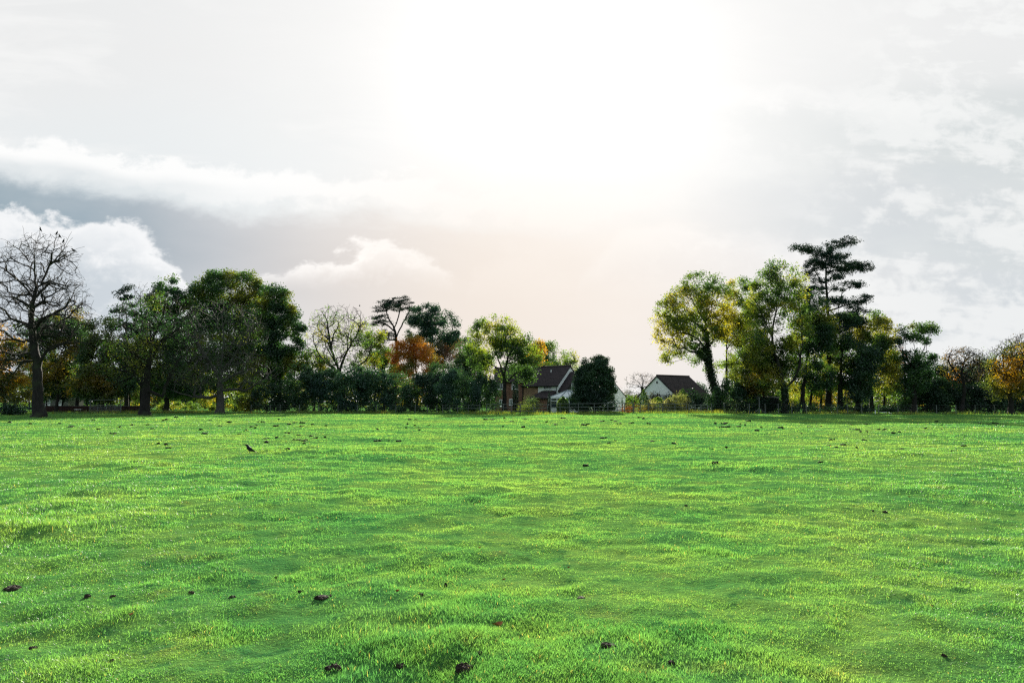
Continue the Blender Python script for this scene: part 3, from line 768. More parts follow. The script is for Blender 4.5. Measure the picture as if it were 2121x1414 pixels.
T('ash_tree', 'thinly leaved vase-shaped ash with a forked dark trunk', 705, 120, [(702, 680, 62, 46), (705, 725, 74, 42), (655, 705, 25, 40), (755, 700, 25, 42)], G_YEL, lai=0.50, ls=0.24, rb=0.42, rt=0.017, ncl=420,
  trunk=[(706, 857), (707, 800), (703, 772), (711, 745), (720, 715), (716, 680), (722, 650)], limbs=[[(703, 772), (692, 735), (685, 705), (683, 670), (672, 645)], [(704, 775), (670, 745), (655, 720)], [(707, 780), (745, 755), (765, 738)], [(716, 725), (738, 700), (750, 670)]],
  twigs=1900, alpha=0.20, up=0.12, group=GC, shell=0.3, hue=(0.3, 0.8), twig_zone=[(700, 672, 64, 46), (705, 720, 76, 45)])
T('small_tree', 'feathery yellow-green tree between the ash and the cedar', 775, 136, [(772, 705, 26, 20), (770, 730, 38, 26), (780, 765, 44, 30)], G_YEL, lai=1.7, group=GC, hue=(0.35, 0.9), rb=0.2)
T('cedar_tree', 'flat-topped cedar with layered dark plates far behind', 814, 165, [(806, 627, 23, 7), (838, 622, 25, 7), (785, 641, 21, 8), (822, 636, 32, 8), (852, 640, 14, 6), (786, 658, 19, 8), (800, 668, 17, 5), (783, 672, 18, 6), (802, 690, 18, 8), (795, 702, 23, 8), (850, 655, 9, 5)], CONIF,
  lai=3.4, ls=0.30, clr=0.45, vert=0.35, flat=1.2, shell=0.1, gap=-0.1, depth=1.4, trunk=[(816, 857), (822, 740), (820, 700), (816, 680), (800, 645), (806, 625)],
  limbs=[[(820, 702), (832, 675), (845, 650), (850, 640)], [(816, 682), (826, 655), (830, 630)], [(820, 705), (800, 702), (785, 705)], [(818, 690), (800, 672), (780, 668)]], rb=0.55, group=GC, ncl=260, alpha=0.15, up=0.0)
T('oak_tree', 'dark domed oak behind the orange tree', 893, 160, [(885, 655, 39, 25), (910, 675, 42, 34), (868, 682, 30, 29), (900, 710, 53, 31), (925, 700, 26, 31)], G_TEAL, lai=3.0, ls=0.34, group=GC, hue=(0.4, 0.8), gap=0.16, shell=0.6)
T('maple_tree', 'bright orange autumn tree in the middle of the tree line', 862, 140, [(843, 718, 22, 20), (868, 722, 24, 20), (838, 748, 30, 24), (875, 748, 34, 26), (858, 775, 44, 24), (895, 765, 24, 18), (820, 735, 16, 18), (858, 710, 18, 14)], ORANGE, lai=2.6, ls=0.28, group=GC, hue=(0.55, 1.1))
T('beech_tree', 'red-brown thinning tree right of the orange tree', 920, 152, [(905, 722, 24, 20), (928, 735, 26, 26), (915, 765, 30, 22)], RED, lai=1.5, ls=0.26, group=GC)
T('birch_tree', 'thin pinkish-brown tree between the red-brown tree and the house tree', 962, 142, [(958, 725, 20, 26), (966, 755, 26, 28)], BROWN, lai=1.0, ls=0.24, group=GC, twigs=160, hue=(0.8, 0.8))
T('small_tree', 'mid-green tree filling the gap left of the house tree', 975, 134, [(972, 728, 24, 26), (980, 770, 32, 30), (955, 765, 26, 26)], G_MID, lai=3.4, group=GC, hue=(0.35, 0.8))
T('small_tree', 'dark green tree filling behind the brick wing', 1100, 150, [(1100, 742, 30, 24), (1085, 770, 34, 22), (1125, 765, 26, 16)], G_OAK, lai=3.4, group=GC, hue=(0.5, 0.8))
T('small_tree', 'muted green tree between the ash and the orange tree', 795, 150, [(795, 745, 30, 24), (765, 760, 36, 28), (812, 775, 26, 24)], G_MID, lai=3.4, group=GC, hue=(0.3, 0.7))
T('small_tree', 'olive green tree behind the pale willow-like bush', 990, 138, [(990, 745, 26, 30), (985, 775, 30, 26)], G_MID, lai=2.5, group=GC)
T('robinia_tree', 'tall yellow-green tree in front of the brick wing', 1043, 114, [(1000, 668, 22, 10), (1036, 660, 19, 10), (1063, 679, 14, 10), (1018, 692, 43, 22), (1052, 700, 41, 24), (1005, 722, 38, 24), (1050, 730, 48, 26), (1086, 706, 17, 17), (1090, 732, 34, 26), (1015, 755, 41, 22), (1066, 768, 41, 19), (1095, 765, 19, 29), (985, 745, 22, 26)], G_YEL,
  lai=2.2, ls=0.26, rb=0.34, group=GC, ncl=420, clr=0.44, gap=0.1, shell=0.4, hue=(0.20, 0.9),
  trunk=[(1043, 857), (1045, 815), (1043, 775), (1032, 745), (1022, 710), (1010, 675)], limbs=[[(1043, 778), (1052, 740), (1048, 705), (1040, 668)], [(1052, 735), (1075, 705), (1090, 695)], [(1045, 790), (1070, 772), (1095, 762)], [(1038, 760), (1010, 750)]])
T('maple_tree', 'small golden crown peeping out behind the house tree', 1112, 142, [(1112, 726, 16, 20), (1110, 745, 16, 18)], GOLD, lai=3, group=GC, hue=(0.5, 0.8))
T('lime_tree', 'light green rounded tree behind the main roof', 1135, 168, [(1128, 724, 26, 18), (1148, 742, 24, 20), (1120, 750, 34, 22)], G_MID, lai=2.4, ls=0.32, group=GC, hue=(0.6, 0.7))
T('small_tree', 'little yellow-green tree right of the main roof ridge', 1184, 150, [(1184, 743, 11, 15), (1188, 762, 12, 14), (1172, 760, 12, 12)], G_YEL, lai=2.3, group=GC, hue=(0.5, 0.7))
T('small_tree', 'dark tree top just behind the roof ridge', 1160, 150, [(1160, 765, 18, 14)], G_DARK, lai=3, group=GC)
# right of the house
bush('tall dense dark evergreen standing between the house and the white gable', 1232, 110, [(1220, 755, 18, 18), (1246, 755, 18, 18), (1233, 758, 26, 20), (1232, 780, 36, 32), (1230, 805, 43, 34), (1230, 830, 50, 26), (1232, 795, 40, 44)], G_DARK, name='evergreen_tree',
     lai=6.5, ls=0.22, clr=0.34, shell=0.75, gap=0.02, crown='crown', stem='trunk', cat='tree', rb=0.25, ncl=420, depth=0.8, hue=(0.45, 0.8))
T('bare_tree', 'small leafless tree with an ivy-clad stem left of the white bungalow', 1331, 135, [(1325, 790, 34, 22), (1345, 790, 20, 20)], BROWN, lai=0.05, ls=0.2, rb=0.15, rt=0.012, ncl=120, trunk=[(1331, 857), (1331, 820), (1331, 795), (1331, 775)], twigs=420, alpha=0.2, up=0.1,
  ivy=(IVY, 845, 798, 0.22, 0.085))
T('bare_tree', 'low twiggy hedge tree behind the small leafless tree', 1312, 150, [(1312, 818, 24, 10), (1325, 822, 20, 8)], BROWN, lai=0.8, ls=0.2, rb=0.1, ncl=60, twigs=140, group=GS)
hull_bush('topiary_cone', 'clipped dark green topiary cone by the white bungalow', (1334, [(1, 805), (4, 812), (8, 822), (11, 832), (13, 842), (12, 857)]), 112, G_OAK, group='garden topiary')
hull_bush('topiary_dome', 'small clipped round bush left of the topiary cone', (1303, [(0.5, 824), (5, 826), (8, 831), (8.5, 838), (7, 846), (6, 857)]), 112, G_MID, group='garden topiary')
hull_bush('topiary_dome', 'wide clipped dome bush with a yellowish top before the bungalow', (1363, [(0.5, 822), (7, 823.5), (12, 828), (15, 835), (16, 845), (15, 857)]), 111, G_MID, group='garden topiary')
hull_bush('topiary_cone', 'pointed dark bush against the bungalow roof', (1415, [(0.5, 804), (4, 809), (8, 817), (11, 826), (12, 836), (11, 857)]), 113, G_OAK, group='garden topiary')
hull_bush('conifer_column', 'slim dark conifer column beside the conservatory', (1134.5 + 3, [(0.5, 812), (3, 818), (4, 830), (4, 845), (3.5, 857)]), 111, CONIF, group='garden topiary', ls=0.12)
hull_bush('conifer_column', 'slim dark conifer column against the brick wing', (1068, [(1, 782), (4.5, 790), (6, 810), (6.5, 835), (6, 857)]), 115, CONIF, group='garden topiary', ls=0.14)
hull_bush('topiary_ball', 'tiny dark clipped stack beside the white gable wall', (1289, [(0.5, 822), (2, 824), (1, 827), (2.8, 831), (3, 836), (1.2, 840), (1, 857)]), 112, G_DARK, ls=0.09, group='garden topiary')
hull_bush('young_conifer', 'bushy light green conifer in front of the conservatory', (1166, [(1, 820), (7, 824), (12, 832), (14, 842), (13, 850), (9, 857)]), 109, G_MID, group='garden topiary', ls=0.22, rough=0.25)
for x, D, lobes, lf, lab, kk in [
    (1357, 117, [(1357, 826, 16, 11)], RED, 'dark purple bush against the bungalow gable', {}),
    (1392, 115, [(1392, 830, 14, 15)], G_TEAL, 'rounded blue-green bush at the bungalow corner', {}),
    (1384, 109, [(1384, 845, 14, 11)], VARIEG, 'pale cream-leaved bush behind the rail fence', {'ls': 0.16}),
    (1404, 109, [(1406, 838, 18, 18)], VARIEG, 'tall pale variegated bush behind the rail fence', {'ls': 0.16}),
    (1347, 109, [(1346, 841, 9, 9), (1352, 849, 9, 7)], VARIEG, 'little pale bush left of the yellowish dome', {'ls': 0.14}),
    (1434, 111, [(1434, 832, 18, 24)], G_DARK, 'dark bush under the bungalow eave', {}),
    (1330, 107, [(1330, 848, 14, 6)], MIXA, 'low orange flowering bed behind the fence', {'ls': 0.12, 'rb': 0.03}),
    (1300, 106, [(1302, 850, 12, 6)], RED, 'low dark bed behind the fence beside the small round bush', {'ls': 0.12, 'rb': 0.03}),
    (1452, 130, [(1450, 810, 14, 18)], G_TEAL, 'blue-green bush behind the bungalow roof end', {}),
    (1098, 111, [(1098, 835, 10, 10), (1108, 838, 8, 8)], VARIEG, 'pale rounded bush in front of the brick porch', {'ls': 0.15}),
    (1085, 108, [(1090, 848, 14, 7)], G_MID, 'low border plants behind the fence by the porch', {'ls': 0.12, 'rb': 0.03}),
    (1470, 110, [(1468, 838, 26, 22)], G_DARK, 'dark hedge bush right of the bungalow', {}),
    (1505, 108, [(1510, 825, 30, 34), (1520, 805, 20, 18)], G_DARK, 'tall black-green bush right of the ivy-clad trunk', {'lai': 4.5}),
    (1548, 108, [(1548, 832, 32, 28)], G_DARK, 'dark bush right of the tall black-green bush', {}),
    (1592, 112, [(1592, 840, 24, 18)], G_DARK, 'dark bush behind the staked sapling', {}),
    (1300, 165, [(1300, 828, 30, 8)], G_MID, 'distant low hedge seen between the gables', {}),
    (1340, 170, [(1345, 826, 30, 9)], BROWN, 'distant brown hedge behind the small leafless tree', {})]:
    bush(lab, x, D, lobes, lf, group=GS, **kk)
bush('thin sapling with sparse twigs growing by the wire fence', 1525, 101, [(1524, 838, 12, 9)], VARIEG, group=GS, lai=0.9, ls=0.14, rb=0.06, cat='sapling', name='sapling')
GRT = 'trees of the right-hand grove'
T('maple_tree', 'great yellow-green tree with an ivy-wrapped leaning trunk', 1487, 112, [(1455, 592, 44, 34), (1425, 630, 52, 44), (1482, 625, 40, 46), (1385, 660, 36, 38), (1440, 680, 62, 42), (1375, 700, 20, 22), (1500, 670, 30, 40), (1395, 728, 30, 24), (1435, 735, 36, 18), (1472, 762, 20, 14), (1376, 742, 14, 14)], G_YEL,
  lai=2.1, ls=0.27, rb=0.52, rt=0.014, ncl=850, clr=0.42, gap=0.1, shell=0.4, hue=(0.55, 0.9), group=GRT,
  trunk=[(1489, 857), (1483, 820), (1475, 785), (1468, 745), (1463, 700), (1461, 665), (1466, 620), (1460, 590)],
  limbs=[[(1463, 690), (1440, 668), (1410, 655)], [(1466, 730), (1440, 700), (1405, 690)], [(1469, 755), (1450, 735), (1420, 725)], [(1463, 700), (1485, 675), (1500, 650)], [(1462, 665), (1440, 630), (1430, 600)], [(1464, 645), (1485, 620), (1490, 590)]],
  ivy=(IVY, 850, 680, 0.42, 0.14))
T('slender_tree', 'slender orange-tinged tree beside the ivy-wrapped trunk', 1507, 118, [(1530, 600, 22, 24), (1512, 640, 24, 30), (1520, 690, 26, 36), (1510, 740, 26, 30), (1530, 765, 28, 28), (1545, 630, 28, 40), (1552, 690, 32, 44)], G_YEL, lai=2.6, ls=0.24, rb=0.22, group=GRT, hue=(0.7, 0.9), trunk=[(1507, 857), (1505, 760), (1507, 700), (1520, 620)])
T('maple_tree', 'tall yellow-green tree with a low forked trunk', 1627, 104, [(1618, 562, 36, 26), (1590, 590, 34, 32), (1640, 598, 36, 36), (1575, 640, 34, 40), (1620, 650, 50, 40), (1600, 700, 50, 36), (1650, 690, 34, 44), (1620, 750, 50, 34), (1560, 720, 34, 40), (1600, 790, 44, 24)], G_YEL,
  lai=2.2, ls=0.26, rb=0.38, rt=0.014, ncl=850, clr=0.44, shell=0.35, hue=(0.46, 0.95), group=GRT, zmin=3.2,
  trunk=[(1627, 857), (1625, 815), (1621, 795), (1610, 745), (1600, 700), (1608, 640), (1615, 590)],
  limbs=[[(1625, 808), (1643, 786), (1652, 760), (1656, 700), (1650, 640)], [(1612, 750), (1585, 700), (1570, 650)], [(1600, 700), (1580, 660), (1560, 620)], [(1608, 650), (1630, 610), (1640, 580)]], ivy=(IVY, 855, 790, 0.2, 0.2))
T('autumn_tree', 'low golden-green tree hanging over the staked post', 1580, 108, [(1572, 735, 36, 32), (1580, 775, 42, 30), (1570, 805, 30, 22), (1600, 760, 30, 30), (1545, 790, 30, 30)], MIXA, lai=3.6, ls=0.24, rb=0.2, group=GRT, hue=(0.75, 1.0), zmin=2.2)
T('pine_tree', 'towering dark pine with flat layered plates above the grove', 1716, 112, [
    (1656, 512, 25, 8), (1684, 518, 25, 10), (1705, 524, 20, 10), (1750, 500, 29, 9), (1730, 508, 22, 10), (1730, 529, 29, 8),
    (1690, 548, 27, 12), (1720, 545, 34, 10), (1760, 552, 29, 12), (1790, 553, 20, 10), (1745, 565, 29, 8), (1682, 566, 18, 6),
    (1766, 588, 22, 9), (1740, 596, 20, 8), (1694, 582, 22, 5), (1790, 618, 22, 12), (1772, 628, 18, 8), (1748, 655, 29, 12), (1775, 665, 20, 9), (1680, 600, 29, 10), (1660, 610, 22, 10), (1690, 640, 29, 10), (1735, 625, 27, 9), (1720, 575, 27, 6), (1690, 665, 38, 12), (1745, 680, 34, 12), (1700, 690, 34, 16), (1780, 640, 27, 8)], CONIF,
  lai=4.0, ls=0.22, clr=0.34, vert=0.55, flat=0.2, shell=0.1, gap=-0.15, depth=1.0, rb=0.46, rt=0.018, ncl=760, alpha=0.35, up=0.02, group=GRT, trunk=[(1716, 857), (1717, 700), (1712, 600), (1711, 545), (1713, 512)], wob=0.03,
  limbs=[[(1712, 535), (1690, 522), (1650, 515)], [(1712, 530), (1735, 510), (1765, 500)], [(1712, 560), (1755, 556), (1795, 556)], [(1712, 585), (1680, 572), (1665, 568)], [(1713, 600), (1690, 583), (1672, 582)], [(1714, 650), (1760, 630), (1795, 622)]])
T('grove_tree', 'dark green tree left of the pine trunk', 1667, 108, [(1690, 640, 36, 34), (1672, 690, 44, 40), (1665, 745, 42, 38), (1705, 700, 32, 40), (1690, 780, 40, 30)], G_OAK, lai=3.6, ls=0.27, rb=0.30, group=GRT, hue=(0.55, 1.1), zmin=3.0, trunk=[(1667, 857), (1664, 810), (1672, 740), (1685, 660)])
T('grove_tree', 'dark green tree right of the pine trunk', 1740, 111, [(1742, 685, 40, 38), (1752, 735, 44, 40), (1738, 782, 46, 32), (1775, 770, 36, 36)], G_OAK, lai=3.9, ls=0.27, rb=0.45, group=GRT, hue=(0.42, 1.1), zmin=2.8, trunk=[(1738, 857), (1740, 800), (1745, 720)])
T('grove_tree', 'yellow-tipped green tree at the right end of the grove', 1806, 113, [(1802, 668, 28, 28), (1832, 690, 26, 34), (1800, 715, 36, 34), (1835, 740, 24, 32), (1805, 770, 34, 30), (1775, 690, 26, 30), (1840, 790, 30, 34)], G_MID, lai=3.4, ls=0.27, rb=0.32, group=GRT, hue=(0.5, 1.1), zmin=3.0, trunk=[(1806, 857), (1803, 800), (1808, 720)])
T('grove_tree', 'black-green ivied tree low in the right of the grove', 1782, 108, [(1800, 745, 24, 30), (1795, 790, 32, 32), (1775, 812, 28, 24)], G_DARK, lai=3.4, ls=0.25, rb=0.34, group=GRT, trunk=[(1768, 857), (1775, 815), (1790, 760)])
T('grove_tree', 'leaning thin dark trunk between pine and grove end', 1768, 112, [(1795, 775, 20, 20), (1790, 740, 18, 20)], G_OAK, lai=1.5, rb=0.16, group=GRT, trunk=[(1770, 857), (1778, 820), (1790, 770)])
T('grove_tree', 'thin dark trunk just right of the forked tree', 1652, 116, [(1650, 790, 20, 22), (1655, 760, 22, 22)], G_MID, lai=1.4, rb=0.16, group=GRT, trunk=[(1664, 857), (1660, 820), (1652, 785)])
T('grove_tree', 'straight dark trunk halfway between forked tree and pine', 1678, 113, [(1680, 795, 24, 20), (1676, 765, 22, 22)], G_OAK, lai=1.5, rb=0.24, group=GRT)
T('bare_tree', 'pinkish bare twigs showing between grove end and round-topped tree', 1862, 128, [(1862, 735, 16, 26), (1865, 770, 20, 24)], RED, lai=0.6, ls=0.2, ncl=70, twigs=260, rb=0.14, group=GRT)
for x, D, lobes, lf, lab in [(1545, 122, [(1545, 700, 28, 40), (1540, 760, 34, 36), (1548, 800, 32, 26)], G_YEL, 'yellow-green tree filling in behind the slender orange-tinged tree'),
                             (1600, 116, [(1600, 770, 36, 34), (1590, 812, 40, 24)], G_MID, 'low bushy green tree left of the forked trunk'),
                             (1700, 118, [(1700, 790, 40, 34), (1720, 750, 40, 34)], G_MID, 'bushy green tree behind the pine trunk'),
                             (1830, 118, [(1835, 790, 34, 36), (1825, 750, 30, 34)], G_MID, 'bushy green tree at the low right end of the grove')]:
    T('grove_tree', lab, x, D, lobes, lf, lai=2.8, group=GRT, hue=(0.45, 0.9), rb=0.2)
GRR = 'trees at the right end of the tree line'
T('oak_tree', 'round-topped dark tree with gaps of sky in its crown', 1893, 108, [(1880, 690, 20, 18), (1910, 688, 24, 18), (1896, 712, 34, 18), (1890, 740, 24, 22), (1920, 738, 18, 14), (1895, 790, 34, 40)], G_OAK, lai=3.4, ls=0.26, clr=0.42, gap=0.18, group=GRR, rb=0.36, hue=(0.35, 0.9))
T('ivied_tree', 'narrow ivy-covered dark tree right of the round-topped tree', 1937, 112, [(1938, 748, 14, 20), (1936, 785, 24, 34), (1930, 825, 30, 30)], G_DARK, lai=3.6, ls=0.24, group=GRR, rb=0.3)
T('bare_tree', 'gnarled leafless tree right of the ivy-covered tree', 1993, 110, [(1995, 740, 34, 20), (2005, 765, 34, 26), (1978, 760, 26, 24)], BROWN, lai=0.5, ls=0.22, rb=0.30, ncl=260, twigs=1100, trunk=[(2000, 857), (1997, 800), (1993, 765), (2000, 740)], limbs=[[(1995, 780), (2020, 755), (2030, 745)], [(1996, 790), (1975, 765), (1965, 745)]], group=GRR, alpha=0.18, hue=(0.6, 0.9), jit=0.15,
  twig_zone=[(1997, 742, 42, 26), (2005, 770, 36, 26)])
T('bare_tree', 'leafless forked tree with orange leaves behind it', 1958, 114, [(1960, 760, 18, 26), (1975, 780, 20, 20)], ORANGE, lai=0.5, ls=0.22, rb=0.2, ncl=90, twigs=300, trunk=[(1965, 857), (1962, 800), (1955, 770)], group=GRR)
T('bare_tree', 'thin bare tree top left of the golden oak', 2048, 120, [(2050, 735, 18, 18), (2045, 765, 28, 28)], G_MID, lai=0.7, ls=0.22, rb=0.18, ncl=120, twigs=380, group=GRR)
T('autumn_tree', 'rusty small tree behind the gnarled leafless tree', 1985, 135, [(1975, 775, 26, 20), (2010, 785, 24, 18)], BROWN, lai=1.6, ls=0.24, group=GRR)
T('oak_tree', 'spreading oak with golden leaves at the right edge of the field', 2094, 98, [(2115, 735, 36, 26), (2080, 758, 32, 26), (2125, 775, 40, 34), (2070, 790, 24, 22), (2060, 812, 16, 14), (2090, 800, 30, 22), (2135, 810, 34, 26)], GOLD, lai=2.0, ls=0.25, rb=0.34, rt=0.02, ncl=420,
  trunk=[(2094, 862), (2091, 820), (2087, 790), (2078, 750), (2085, 715)], limbs=[[(2090, 805), (2112, 770), (2130, 740)], [(2088, 795), (2062, 765), (2048, 745)], [(2091, 812), (2120, 795), (2150, 780)]], group='park trees standing on the field edge', hue=(0.25, 1.3), twigs=900, alpha=0.15, jit=0.14, zmin=2.0,
  twig_zone=[(2110, 725, 46, 34), (2080, 750, 44, 34)])
T('bare_tree', 'bare spiky tree top rising behind the golden oak', 2118, 118, [(2120, 705, 22, 18), (2110, 730, 26, 24)], BROWN, lai=0.3, ls=0.22, rb=0.25, ncl=140, twigs=420, group=GRR)
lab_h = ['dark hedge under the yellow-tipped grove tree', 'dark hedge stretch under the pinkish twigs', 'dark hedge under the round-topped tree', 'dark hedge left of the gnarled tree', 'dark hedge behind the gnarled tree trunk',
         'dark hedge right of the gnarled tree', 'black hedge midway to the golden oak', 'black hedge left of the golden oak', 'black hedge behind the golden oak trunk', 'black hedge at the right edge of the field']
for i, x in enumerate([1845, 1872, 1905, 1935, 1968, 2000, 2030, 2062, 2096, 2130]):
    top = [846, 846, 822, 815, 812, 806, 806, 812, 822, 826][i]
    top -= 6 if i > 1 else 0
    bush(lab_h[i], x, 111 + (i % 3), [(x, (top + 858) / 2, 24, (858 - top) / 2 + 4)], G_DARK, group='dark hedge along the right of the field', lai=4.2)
for x, D, lobes, lf, lab in [(1850, 140, [(1850, 834, 30, 14)], MIXA, 'sunlit golden bush glimpsed at the grove end'), (1655, 140, [(1655, 815, 26, 26)], G_YEL, 'sunlit yellow-green bush glimpsed beside the forked trunk'),
                             (1700, 142, [(1700, 836, 26, 14)], MIXA, 'sunlit bush glimpsed beside the pine trunk'), (1760, 140, [(1770, 835, 34, 16)], MIXA, 'brownish bush glimpsed under the grove'),
                             (1610, 138, [(1610, 838, 30, 18)], MIXA, 'golden-brown bush glimpsed behind the field shelter'),
                             (1640, 106, [(1645, 850, 30, 9)], G_DARK, 'low dark scrub at the foot of the forked tree'), (1705, 107, [(1705, 850, 34, 9)], G_DARK, 'low dark scrub at the foot of the pine'), (1775, 107, [(1770, 850, 36, 9)], G_DARK, 'low dark scrub under the right of the grove'),
                             (20, 88, [(10, 846, 44, 12), (50, 850, 30, 10)], G_DARK, 'low dark scrub left of the chestnut trunk'), (360, 140, [(370, 842, 60, 9)], G_MID, 'low sunlit hedge seen under the level bough'), (500, 128, [(480, 843, 44, 12)], G_YEL, 'low yellowish hedge behind the grey twiggy tree')]:
    bush(lab, x, D, lobes, lf, group=GS)

for x, y, w_, lab in [(1872, 790, 30, 'dark tree left of the round-topped tree'), (1918, 795, 36, 'dark tree right of the round-topped tree stem'), (1962, 800, 36, 'dark low tree behind the forked leafless tree'),
                      (2012, 796, 38, 'dark low tree behind the gnarled leafless tree'), (2052, 792, 32, 'dark low tree left of the golden oak'), (2125, 800, 36, 'dark low tree behind the golden oak')]:
    T('dark_tree', lab, x, 121, [(x, y, w_, 32), (x - 6, y - 22, w_ * 0.7, 20), (x + 4, y + 26, w_, 24)], G_DARK, lai=3.6, group=GRR, rb=0.2)
# far wood closing the view behind the trees: one mass
def far_wood():
    rng = np.random.RandomState(77); n = 90000
    px = rng.uniform(-700, 2850, n)
    prof = np.interp(px, [-700, 0, 300, 700, 1000, 1130, 1200, 1290, 1460, 1540, 1700, 1900, 2121, 2850], [775, 780, 788, 785, 790, 805, 822, 825, 822, 800, 798, 792, 785, 775])
    Y = 205 + rng.uniform(0, 22, n) + 6 * np.sin(px / 90.0)
    X = (px - CX) / F * Y; k = Y / F
    top = CAM[2] + (831 - prof) * k + 1.6 * n2(X, Y, 9.0, 3.0, 3)
    Z = rng.rand(n) ** 0.75 * np.maximum(top, 0.6)
    C = np.stack([X, Y, Z], 1)
    me = leaves_mesh('distant_wood', rng, C, 0.75, 0.45 + 0.9 * n3(C, 14.0), 0, 0.75)
    tag(link_mesh('distant_wood', me, MIXA), 'far-off dark wood seen through gaps between the trunks', 'wood', None, 'stuff')
far_wood()
# ------------------------------------------------------------------ buildings
def tile_mat(name, a, b, row=0.32, mort=0.02):
    m, g, o = mat(name); uvn = g.new('ShaderNodeAttribute', attribute_name='wallco')
    br = g.new('ShaderNodeTexBrick'); g.l.new(uvn.outputs['Vector'], br.inputs['Vector'])
    br.inputs['Color1'].default_value = (*a, 1); br.inputs['Color2'].default_value = (*b, 1)
    br.inputs['Mortar'].default_value = (*[q * 0.45 for q in a], 1); br.inputs['Scale'].default_value = 1.0
    br.inputs['Brick Width'].default_value = 0.30; br.inputs['Row Height'].default_value = row; br.inputs['Mortar Size'].default_value = mort
    geo = g.new('ShaderNodeNewGeometry'); f = g.noise(geo.outputs['Position'], 1.3, 5, 0.6)
    c = g.mix(g.mul(g.smooth(f, 0.45, 0.7), 0.45), br.outputs['Color'], tuple(q * 1.5 for q in b))
    bs = g.new('ShaderNodeBsdfPrincipled'); g.put(bs.inputs['Base Color'], c); bs.inputs['Roughness'].default_value = 0.85; bs.inputs['Specular IOR Level'].default_value = 0.25
    bm = g.new('ShaderNodeBump'); bm.inputs['Strength'].default_value = 0.9; bm.inputs['Distance'].default_value = 0.04; bm.invert = True
    g.l.new(br.outputs['Fac'], bm.inputs['Height']); g.l.new(bm.outputs[0], bs.inputs['Normal']); g.l.new(bs.outputs[0], o.inputs[0])
    return m
ROOF = tile_mat('roof_tiles', (0.026, 0.020, 0.022), (0.040, 0.029, 0.030))
BRICK = tile_mat('red_brick', (0.21, 0.105, 0.075), (0.28, 0.16, 0.11), 0.16, 0.018)
BRICK_TAN = tile_mat('buff_brick', (0.30, 0.19, 0.12), (0.36, 0.24, 0.15), 0.16, 0.018)
RENDER = plain_mat('white_render', (0.84, 0.85, 0.84), 0.9, 0.05, 2.0, 0.1)
WHITE = plain_mat('white_paint', (0.86, 0.87, 0.86), 0.45, 0.03, 3.0, 0.4)
BLACKW = plain_mat('dark_boards', (0.022, 0.022, 0.024), 0.7, 0.2, 5.0, 0.2)
GLASS = plain_mat('window_glass', (0.03, 0.045, 0.055), 0.06, 0.2, 1.0, 0.9)
DARKP = plain_mat('dark_pipe', (0.02, 0.02, 0.022), 0.5)
GREYW = plain_mat('grey_timber', (0.095, 0.105, 0.098), 0.9, 0.35, 6.0, 0.15)
GREYW2 = plain_mat('weathered_timber', (0.11, 0.12, 0.11), 0.9, 0.35, 6.0, 0.15)
GALV = plain_mat('galvanised_steel', (0.13, 0.14, 0.14), 0.5, 0.15, 6.0, 0.4, 0.6)
STONE = plain_mat('grey_stone', (0.10, 0.10, 0.09), 0.9, 0.25, 4.0, 0.1)
m, g, o = mat('conservatory_roof_sheet')
d = g.new('ShaderNodeBsdfDiffuse'); d.inputs[0].default_value = (0.80, 0.89, 0.92, 1)
t = g.new('ShaderNodeBsdfTranslucent'); t.inputs[0].default_value = (0.70, 0.86, 0.90, 1)
gl = g.new('ShaderNodeBsdfGlossy'); gl.inputs['Roughness'].default_value = 0.15
a1 = g.new('ShaderNodeMixShader'); a1.inputs[0].default_value = 0.5; a2 = g.new('ShaderNodeMixShader'); a2.inputs[0].default_value = 0.25
g.l.new(d.outputs[0], a1.inputs[1]); g.l.new(t.outputs[0], a1.inputs[2]); g.l.new(a1.outputs[0], a2.inputs[1]); g.l.new(gl.outputs[0], a2.inputs[2]); g.l.new(a2.outputs[0], o.inputs[0])
SHEET = m

